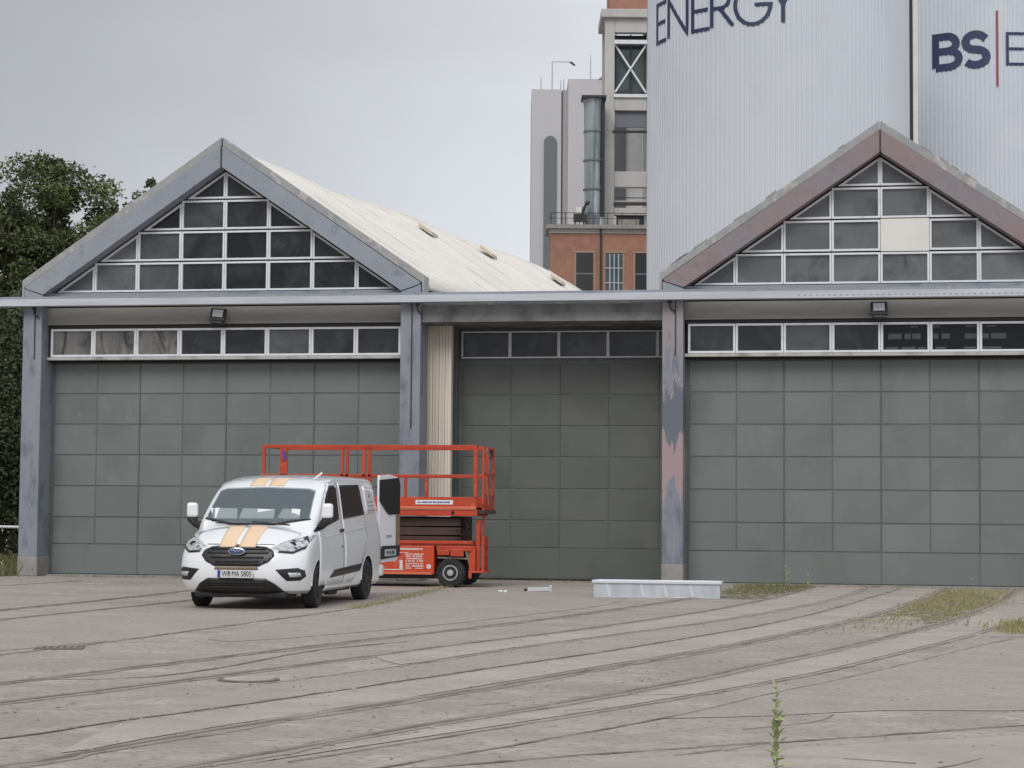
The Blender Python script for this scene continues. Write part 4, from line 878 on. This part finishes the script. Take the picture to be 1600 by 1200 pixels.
# grille, badge, plate, intake
gr = conv_patch('grille', [[(-.56, .80), (-.48, .71), (-.34, .645), (.34, .645), (.48, .71), (.56, .80), (.53, .87), (.42, .925), (.2, .945), (-.2, .945), (-.42, .925), (-.53, .87)]], 'front', 'van_black', .010, .02, step=.04)
for z in (.705, .765, .825, .885):
    wd = .33 if z < .72 else .40 if z < .78 else .46 if z < .84 else .41
    conv_patch('grille_bar', [[(-wd, z), (wd, z), (wd, z + .022), (-wd, z + .022)]], 'front', 'plastic', .028, .02, parent=gr, step=.05)
b = B(); b.lathe([(0, .001), (.012, .13)], 'y', n=30); o = b.build('badge', 'chrome', gr, smooth=50); o.scale = (1, 1, .42); o.location = (0, -1.03, .865); o.rotation_euler = (R(-8), 0, 0)
b = B(); b.lathe([(0, .001), (.008, .112)], 'y', n=30); o = b.build('badge_field', 'badge', gr, smooth=50); o.scale = (1, 1, .38); o.location = (0, -1.042, .865); o.rotation_euler = (R(-8), 0, 0)
b = B(); b.tube([(-.07, 0, 0), (-.04, 0, .018), (-.01, 0, -.012), (.02, 0, .016), (.04, 0, -.008), (.07, 0, .012)], .006, 5); o = b.build('badge_script', 'chrome', gr); o.location = (0, -1.048, .865)
conv_patch('grille_sill', [[(-.34, .595), (.34, .595), (.32, .635), (-.32, .635)]], 'front', 'ply', .008, .006, step=.05)
pl = B(); pl.box(-.27, .27, -1.075, -1.06, .475, .59); pl = pl.build('number_plate', 'plate_white', van, bevel=.004)
b = B(); b.box(-.268, -.225, -1.078, -1.0755, .477, .588); b.build('country_strip', 'plate_blue', pl)
def text(s_, size, m, parent, loc, rot=(math.pi / 2, 0, 0), name='lettering', ext=.001, sx=1):
    c_ = bpy.data.curves.new(name, 'FONT'); c_.body = s_; c_.size = size; c_.extrude = ext; c_.align_x = 'CENTER'; c_.align_y = 'CENTER'
    t = bpy.data.objects.new('tmp', c_); COL.objects.link(t); me = bpy.data.meshes.new_from_object(t.evaluated_get(bpy.context.evaluated_depsgraph_get())); bpy.data.objects.remove(t)
    me.materials.clear(); me.materials.append(M[m]); me.name = name; o = link(bpy.data.objects.new(name, me), parent); o.location = loc; o.rotation_euler = rot; o.scale = (sx, 1, 1); return o
text('WB·MA 5805', .112, 'ink', pl, (.025, -1.0775, .532), sx=.72)
for x in (-.095, ):
    b = B(); b.lathe([(0, .016), (.003, .016)], 'y', n=14); o = b.build('seal', 'badge', pl); o.location = (x, -1.079, .545)
conv_patch('lower_intake', [[(-.44, .47), (.44, .47), (.58, .39), (.72, .245), (-.72, .245), (-.58, .39)]], 'front', 'van_black', .008, .02, step=.05)
for z in (.34, .41): conv_patch('intake_bar', [[(-.45, z), (.45, z), (.45, z + .012), (-.45, z + .012)]], 'front', 'plastic', .022, .012, step=.08)
b = B(); b.box(-.70, .70, -.84, -.2, .18, .28); b.build('skid_plate', 'plastic', van, bevel=.03)
for s_ in (-1, 1):
    fg = conv_patch('fog_recess', [[(s_ * .585, .60), (s_ * .88, .625), (s_ * .955, .585), (s_ * .965, .50), (s_ * .91, .44), (s_ * .74, .435)]], 'front', 'van_black', .007, .012, step=.03)
    conv_patch('fog_lamp', [[(s_ * .76, .555), (s_ * .90, .555), (s_ * .92, .50), (s_ * .78, .49)]], 'front', 'lamp_glass', .018, .012, parent=fg, step=.03)
    hb = conv_patch('headlight', [[(s_ * .50, .925), (s_ * .60, .845), (s_ * .80, .83), (s_ * .80, 1.06), (s_ * .66, 1.01)], [(s_ * .80, .83), (s_ * .93, .90), (s_ * .955, 1.02), (s_ * .955, 1.10), (s_ * .80, 1.06)]], 'front', 'lamp_glass', .008, .015, step=.025)
    conv_patch('lamp_bezel', [[(s_ * .60, .845), (s_ * .80, .83), (s_ * .93, .90), (s_ * .93, .93), (s_ * .80, .862), (s_ * .61, .868)][::1]] if False else [[(s_ * .60, .845), (s_ * .80, .83), (s_ * .80, .860), (s_ * .615, .870)], [(s_ * .80, .83), (s_ * .93, .90), (s_ * .945, .95), (s_ * .80, .860)]], 'front', 'van_black', .014, .006, parent=hb, step=.03)
    conv_patch('lamp_tail', [[(-.50, 1.03), (-.40, 1.075), (-.34, 1.09), (-.46, .99)]], 'side', 'van_black', .010, .01, parent=hb, side=s_, step=.04)
    b = B(); b.lathe([(-.03, .045), (0, .055), (.004, .02)], 'y', n=20); o = b.build('projector', 'van_black', hb, smooth=40); hit = TREE.ray_cast(Vector((s_ * .77, -3, .955)), Vector((0, 1, 0)))[0]; o.location = hit + Vector((0, .012, 0)); o.rotation_euler = (0, 0, math.pi)
    b = B(); b.lathe([(-.03, .030), (0, .036), (.004, .012)], 'y', n=18); o = b.build('indicator', 'plate_white', hb, smooth=40); hit = TREE.ray_cast(Vector((s_ * .67, -3, .925)), Vector((0, 1, 0)))[0]; o.location = hit + Vector((0, .012, 0)); o.rotation_euler = (0, 0, math.pi)
    # mirrors
    b = B(); b.prism([(s_ * .90, .02, 1.18), (s_ * .90, .20, 1.18), (s_ * 1.0, .18, 1.25), (s_ * 1.04, .10, 1.27), (s_ * 1.0, .0, 1.25)], (0, 0, .05)); b.tube([(s_ * .90, .10, 1.20), (s_ * 1.02, .06, 1.25), (s_ * 1.10, .04, 1.33)], [.05, .05, .045], 8); mr_ = b.build('mirror', 'plastic', van, smooth=40)
    b = B(); b.box(s_ * .995, s_ * 1.155, .04, .13, 1.29, 1.40); b.build('mirror_base', 'plastic', mr_, bevel=.03)
    b = B(); b.box(s_ * .99, s_ * 1.16, .025, .135, 1.35, 1.58); o = b.build('mirror_cap', 'van_white', mr_, bevel=.04)
    # side: door, windows, trim
    dr = conv_patch('front_door', [[(-.02, .34), (1.40, .34), (1.42, 1.90), (1.28, 1.93), (.90, 1.90), (.62, 1.74), (-.02, 1.13)]], 'side', 'van_white', .008, .012, side=s_, step=.09)
    b_ = conv_patch('seam', [[(-.028, .332), (1.415, .332), (1.435, 1.905), (1.28, 1.94), (.89, 1.91), (.61, 1.75), (-.028, 1.14)]], 'side', 'seam', .0035, .003, side=s_, step=.09)
    conv_patch('window', [[(.06, 1.175), (1.24, 1.33), (1.30, 1.82), (1.16, 1.87), (.90, 1.855), (.64, 1.70)]], 'side', 'side_glass', .012, .004, side=s_, parent=dr, step=.06)
    conv_patch('mirror_corner', [[(-.14, 1.14), (.36, 1.20), (.42, 1.42), (.10, 1.29)]], 'side', 'van_black', .012, .004, side=s_, step=.04)
    conv_patch('window_pillar', [[(.50, 1.24), (.56, 1.25), (.72, 1.72), (.67, 1.68)]], 'side', 'plastic', .018, .004, side=s_, parent=dr, step=.05)
    conv_patch('door_handle', [[(1.20, 1.13), (1.40, 1.135), (1.40, 1.185), (1.22, 1.18)]], 'side', 'van_black', .035, .03, side=s_, parent=dr, step=.05)
    conv_patch('lock', [[(1.26, .885), (1.30, .885), (1.30, .925), (1.26, .925)]], 'side', 'van_black', .014, .006, side=s_, parent=dr, step=.03)
    conv_patch('rear_side_window', [[(1.50, 1.335), (2.86, 1.405), (2.76, 1.90), (1.52, 1.875)]], 'side', 'side_glass', .012, .006, side=s_, step=.07)
    sd = conv_patch('sliding_door', [[(1.455, .33), (2.30, .33), (2.55, .62), (2.93, .80), (2.95, 1.90), (1.47, 1.91)]], 'side', 'van_white', .006, .01, side=s_, step=.09)
    conv_patch('vent_panel', [[(3.05, 1.42), (3.80, 1.45), (3.78, 1.88), (3.05, 1.88)]], 'side', 'van_white', .010, .01, side=s_, step=.08)
    for z in (1.47, 1.54, 1.61): conv_patch('louvre', [[(3.2, z), (3.6, z + .01), (3.6, z + .025), (3.2, z + .015)]], 'side', 'seam', .014, .004, side=s_, step=.08)
    conv_patch('vent_badge', [[(3.30, 1.70), (3.46, 1.70), (3.38, 1.77)]], 'side', 'seam', .014, .004, side=s_, step=.08)
    conv_patch('side_trim', [[(.56, .44), (.80, .555), (2.48, .615), (2.34, .50)]], 'side', 'van_black', .022, .02, side=s_, step=.08)
    conv_patch('crease', [[(.05, 1.035), (1.5, 1.12), (3.3, 1.22), (3.3, 1.232), (1.5, 1.135), (.05, 1.047)]], 'side', 'van_white', .014, .008, side=s_, step=.08)
    conv_patch('sill', [[(.40, .245), (2.55, .245), (2.55, .315), (.40, .315)]], 'side', 'van_white', .014, .012, side=s_, step=.1)
    for yy in (0, 2.93):     # wheel arch lips
        b = B(); X_ = s_ * .975; k = [(X_ - s_ * .004 * abs(a - 90) / 90, yy + .40 * math.cos(R(a)), .345 + .40 * math.sin(R(a))) for a in range(0, 181, 12)]; b.tube(k, .016, 6); b.build('arch_lip', 'van_white', van, smooth=60)
        # wheel
        b = B(); b.lathe([(-.105, .20), (-.108, .31), (-.09, .335), (-.04, .345), (.04, .345), (.09, .335), (.108, .31), (.105, .215), (.09, .20)], 'x', n=40); wh = b.build('wheel', 'tyre', van, smooth=35); wh.location = (s_ * .865, yy, .343); wh.rotation_euler = (0, 0, R(5 if yy == 0 else 0) + (math.pi if s_ < 0 else 0))
        b = B(); b.lathe([(.04, .02), (.05, .195), (.10, .213), (.104, .205), (.07, .19)], 'x', n=32); rm = b.build('rim', 'rim_black', wh, smooth=30)
        for k in range(5):
            a = k * 1.2566; b = B()
            for da in (-.12, .12): b.bar((.085, .05 * math.cos(a + da), .05 * math.sin(a + da)), (.09, .195 * math.cos(a + da), .195 * math.sin(a + da)), .035, .03)
            b.build('spoke', 'dark_metal', wh)
        b = B(); b.lathe([(.07, .06), (.105, .045), (.108, .01)], 'x', n=18); b.build('hub_cap', 'rim_black', wh, smooth=30)
        b = B(); b.box(s_ * .5, s_ * .72, yy - .36, yy + .36, .30, .70); b.build('arch_liner', 'cab', van)
# roof aerial, open rear door
b = B(); b.tube([(.62, .95, 1.90), (.66, .93, 1.99)], .010, 6); b.prism([(.60, .90, 1.965), (.625, .90, 1.95), (.76, .88, 2.055), (.745, .88, 2.075)], (0, .03, 0)); b.build('aerial', 'van_white', van)
dh = bpy.data.objects.new('rear_door', None)
b = B(); Y0, Y1 = 0, .95
door_pts = [(0, .60), (.86, .62), (.93, .70), (.95, 1.4), (.93, 2.0), (.86, 2.09), (.5, 2.12), (0, 2.10)]
b.prism([(0, y, z) for y, z in door_pts], (-.045, 0, 0)); rd = b.build('rear_door', 'van_white', van, bevel=.02); rd['label'] = 'open rear door with black window'
rd.location = (.915, 3.93, -.02); rd.rotation_euler = (0, 0, R(-8))
b = B(); b.prism([(.002, y, z) for y, z in [(.0, 2.02), (.88, 2.07), (.945, 1.96), (.945, 1.44), (.46, 1.42), (.34, 1.46), (.0, 1.66)]], (.012, 0, 0)); b.build('window', 'side_glass', rd)
b = B(); b.prism([(.002, y, z) for y, z in [(.06, .66), (.90, .70), (.93, .89), (.14, .89), (.06, .82)]], (.03, 0, 0)); b.build('plate_recess', 'van_black', rd, bevel=.006)
b = B(); b.prism([(.033, y, z) for y, z in [(.20, .71), (.72, .72), (.72, .83), (.20, .83)]], (.004, 0, 0)); rp = b.build('rear_plate', 'galv', rd)
text('WB·MA 5805', .10, 'ink', rp, (.0385, .46, .77), (math.pi / 2, 0, math.pi / 2), sx=.7)
b = B(); b.prism([(.001, y, z) for y, z in [(.78, .87), (.945, .87), (.955, 1.43), (.78, 1.43)]], (.008, 0, 0)); b.build('edge_trim', 'ply', rd)
b = B(); b.box(-.07, -.05, .03, .92, .64, 1.42); b.build('inner_lining', 'ply', rd)
text('custom', .09, 'seam', rd, (.006, .45, 1.06), (math.pi / 2, 0, math.pi / 2))
b = B(); b.box(-.97, .985, 3.86, 4.06, .36, .56); b.build('rear_bumper', 'van_white', van, bevel=.04)
b = B(); b.tube([(.75, 1.2, .2), (.75, 1.7, .18)], .05, 8); b.build('exhaust', 'dark_metal', van)
b = B(); b.box(-.8, .8, .45, 2.45, .19, .26); b.build('underbody', 'cab', van)

# ------------------------------------------------------------------ scissor lift (long side along X, front face at y = 0)
lift = empty('scissor_lift', (-9.2, -3.35, 0), R(0), 'orange red scissor lift with railed platform standing behind the white van', 'lift')
def rod(name, a, c, w_=.055, m='lift_red', par=lift, h=None): b = B(); b.bar(a, c, w_, h); return b.build(name, m, par, bevel=.004)
D_ = 1.30; XL, XR = -2.28, 2.02
pf = B(); pf.box(XL, XR, 0, .04, 1.545, 1.745); pf.box(XL, XR, D_ - .04, D_, 1.545, 1.745); pf.box(XL, XL + .04, .041, D_ - .041, 1.545, 1.745); pf = pf.build('toe_board', 'lift_red', lift, bevel=.004)
b = B(); b.box(XL, XR, .0, D_, 1.50, 1.544); b.build('deck', 'lift_dark', lift)
b = B(); b.box(XL, XR, -.03, -.001, 1.50, 1.56); b.build('edge_rib', 'lift_edge', lift, bevel=.01)
b = B(); b.box(XL + .05, XR + .02, -.01, .12, 1.38, 1.495); b.box(XL + .05, XR, D_ - .12, D_, 1.38, 1.495); b.build('side_beam', 'lift_red', lift, bevel=.008)
b = B(); b.lathe([(-.004, .035), (.0, .035)], 'y', n=16); o = b.build('hole', 'dark', lift); o.location = (1.56, -.012, 1.44)
b = B(); b.box(.82, 1.56, -.006, 0, 1.60, 1.685); sg = b.build('name_sign', 'white_board', lift)

b = B(); rr = random.Random(2); x = .86
while x < 1.5: wd = rr.uniform(.02, .05); b.box(x, x + wd, -.009, -.0065, 1.628, 1.628 + rr.choice([.022, .03, .03])); x += wd + rr.choice([.008, .008, .02])
b.build('print', 'print_blue', sg)
for y in (.02, D_ - .02):
    rod('top_rail', (XL, y, 2.72), (XR, y, 2.72), .065); rod('mid_rail', (XL, y, 2.155), (XR, y, 2.155), .05)
    for x, w_ in ((XL + .03, .06), (XR - .02, .07)): rod('rail_post', (x, y, 1.74), (x, y, 2.69), w_)
    for x, w_ in () if y > 1 else ((-1.84, .15), (-.66, .05), (-.56, .06), (-.22, .06), (-.11, .06)): rod('rail_post', (x, y, 1.74), (x, y, 2.69), w_, h=.05)
    for x in () if y > 1 else (.61, 1.03): rod('rail_post', (x, y, 1.74), (x, y, 2.13), .055)
for z in (2.72, 2.155): rod('end_rail', (XL + .02, .06, z), (XL + .02, D_ - .06, z), .05)
b = B(); b.box(-1.86, -1.80, -.03, -.008, 2.45, 2.62); b.build('control_holder', 'print_blue', lift)
# right end: gate frame and ladder, slightly outboard
for y in (.12, .66, 1.2): rod('end_post', (XR + .11, y, 1.60), (XR + .11, y, 2.68), .045)
for z in (2.70, 2.2, 1.78): rod('end_rail', (XR + .11, .10, z), (XR + .11, 1.24, z), .045)
rod('end_rail', (XR, .06, 2.70), (XR + .11, .12, 2.70), .045); rod('end_rail', (XR, .06, 2.155), (XR + .11, .12, 2.18), .045)
b = B(); b.box(XR + .02, XR + .16, .05, 1.25, 1.42, 1.50); b.build('end_step', 'lift_dark', lift, bevel=.01)
b = B(); b.box(XR + .08, XR + .13, .15, 1.2, 1.50, 1.72); b.build('end_toe_board', 'lift_red', lift)
b = B(); b.tube([(XR + .15, .3, 2.70), (XR + .17, .35, 2.3), (XR + .13, .4, 2.0), (XR + .17, .35, 1.6)], .012, 5); b.tube([(XR + .10, .2, 2.60), (XR + .15, .3, 2.70), (XR + .2, .5, 2.5)], .012, 5); b.build('cable', 'lift_wire', lift)
b = B(); b.box(XR + .06, XR + .13, .9, 1.05, 2.5, 2.68); b.build('control_box', 'dark_metal', lift, bevel=.015)
# folded scissor stack
for i in range(5):
    z = .93 + i * .088; s_ = 1 if i % 2 else -1
    for y in (.16, .30, 1.05, 1.18): rod('scissor_arm', (-2.0, y, z - .012 * s_ + .02), (1.68, y, z + .012 * s_ + .02), .07, 'lift_dark', h=.078)
for x in (-1.9, -.1, 1.62):
    for i in range(5):
        b = B(); b.lathe([(.10, .03), (1.24, .03)], 'y', n=12); o = b.build('pivot_pin', 'dark_metal', lift); o.location = (x, 0, .95 + i * .088)
b = B(); b.box(-2.1, 1.75, .36, 1.0, .90, 1.36); b.build('inner_stack', 'lift_dark', lift)
b = B(); b.tube([(1.7, .2, 1.0), (1.82, .2, 1.15), (1.74, .2, 1.33)], .018, 6); b.tube([(1.72, .3, .98), (1.86, .3, 1.2), (1.76, .3, 1.34)], .015, 6); b.build('hose', 'dark_metal', lift)
# chassis
b = B(); b.box(-2.15, 1.95, .02, D_ - .02, .80, .89); b.build('chassis_frame', 'lift_red', lift, bevel=.01)
b = B(); b.box(-2.15, 1.95, -.015, .02, .84, .90); b.build('frame_flange', 'lift_red', lift, bevel=.006)
bx = B(); bx.box(-.95, 1.20, -.02, .45, .245, .80); bx = bx.build('battery_box', 'lift_red', lift, bevel=.012)
b = B(); b.box(-1.0, 1.16, -.04, -.02, .245, .29); b.build('box_lip', 'lift_edge', lift, bevel=.004)
b = B(); b.box(-2.15, 1.9, .46, D_ - .46, .30, .79); b.build('chassis_core', 'lift_dark', lift)
def print_rows():
    rr = random.Random(6); o = []
    for z, h, x0, x1, gap in ((.735, .040, .38, .98, .01), (.665, .016, .42, .70, .01), (.635, .028, .64, .99, .012), (.595, .028, .64, .99, .012), (.55, .028, .64, .99, .012), (.505, .03, .64, .99, .012), (.455, .022, .64, .99, .012), (.41, .03, .64, .99, .012), (.365, .022, .64, .99, .012)):
        b = B(); x = x0
        while x < x1:
            wd = rr.uniform(.014, .03); 
            if rr.random() < .16: x += .02; continue
            b.box(x, min(x1, x + wd * .75), -.0235, -.0205, z - h / 2 + .05 - .05, z + h / 2); x += wd
        tag(b.build('print', 'print_white', bx), kind='stuff')
print_rows()
b = B(); b.bar((.42, -.022, .40), (.60, -.022, .60), .022, .004); b.box(.52, .58, -.024, -.0205, .34, .52); b.box(-.1, .60, -.024, -.0205, .325, .345); b.bar((.44, -.022, .58), (.52, -.022, .645), .016, .004); b.bar((.44, -.022, .58), (.42, -.022, .48), .016, .004); b.bar((.1, -.022, .35), (.28, -.022, .38), .03, .004); b.build('logo', 'print_white', bx)
b = B(); b.lathe([(-.026, .048), (-.0205, .048)], 'y', n=8); o = b.build('round_sticker', 'print_white', bx); o.location = (1.10, 0, .40)
# bracketry by the right wheel
b = B(); b.box(1.24, 1.95, .0, .3, .70, .80); b.box(1.26, 1.50, -.01, .05, .62, .71); b.box(1.52, 1.78, -.02, .05, .60, .74); b.build('axle_bracket', 'lift_red', lift, bevel=.008)
b = B(); b.bar((1.26, .05, .575), (1.85, .05, .56), .03); b.bar((1.82, .05, .72), (1.90, .1, .42), .05); b.build('steering_rod', 'lift_wire', lift)
b = B(); b.box(1.88, 2.0, .02, .10, .30, .80); b.box(2.0, 2.07, .12, .2, .30, 1.30); b.build('end_column', 'lift_red', lift, bevel=.008)
for y in (.2, .6): rod('ladder_rail', (XR + .10, y, .30), (XR + .10, y, .98), .055)
for z in (.42, .62, .82): rod('ladder_rung', (XR + .10, .2, z), (XR + .10, .6, z), .035)
rod('lift_strut', (XR + .06, .25, .9), (XR + .10, .3, 1.40), .05)
b = B(); b.box(1.90, 2.18, .0, .7, .285, .32); b.box(1.88, 1.94, -.02, .02, .18, .32); b.build('foot_plate', 'lift_red', lift, bevel=.006)
for x in (-1.75, 1.52):
    for y, s_ in ((.12, -1), (1.62, 1)):
        b = B(); b.lathe([(-.12, .14), (-.125, .24), (-.10, .275), (0, .285), (.10, .275), (.125, .24), (.12, .15)], 'y', n=32); wh = b.build('wheel', 'tyre', lift, smooth=35); wh.location = (x, y, .283)
        for k in range(18):
            a = k * math.pi / 9; t = B(); t.bar((.272 * math.cos(a), -.11, .272 * math.sin(a)), (.272 * math.cos(a + .12), .11, .272 * math.sin(a + .12)), .035, .03); t.build('tread_block', 'tyre', wh)
        b = B(); b.lathe([(s_ * .10, .155), (s_ * .13, .150), (s_ * .13, .125), (s_ * .08, .11), (s_ * .08, .02)] if s_ > 0 else [(-.10, .155), (-.13, .150), (-.13, .125), (-.08, .11), (-.08, .02)], 'y', n=28); b.build('rim', 'lift_grey', wh, smooth=30)
        b = B(); b.lathe([(s_ * .08, .07), (s_ * .14, .06), (s_ * .145, .02)], 'y', n=16); b.build('hub', 'galv_pipe', wh, smooth=30)
b = B(); b.box(-1.6, 1.4, .2, 1.5, .16, .3); b.build('belly_plate', 'dark_metal', lift)
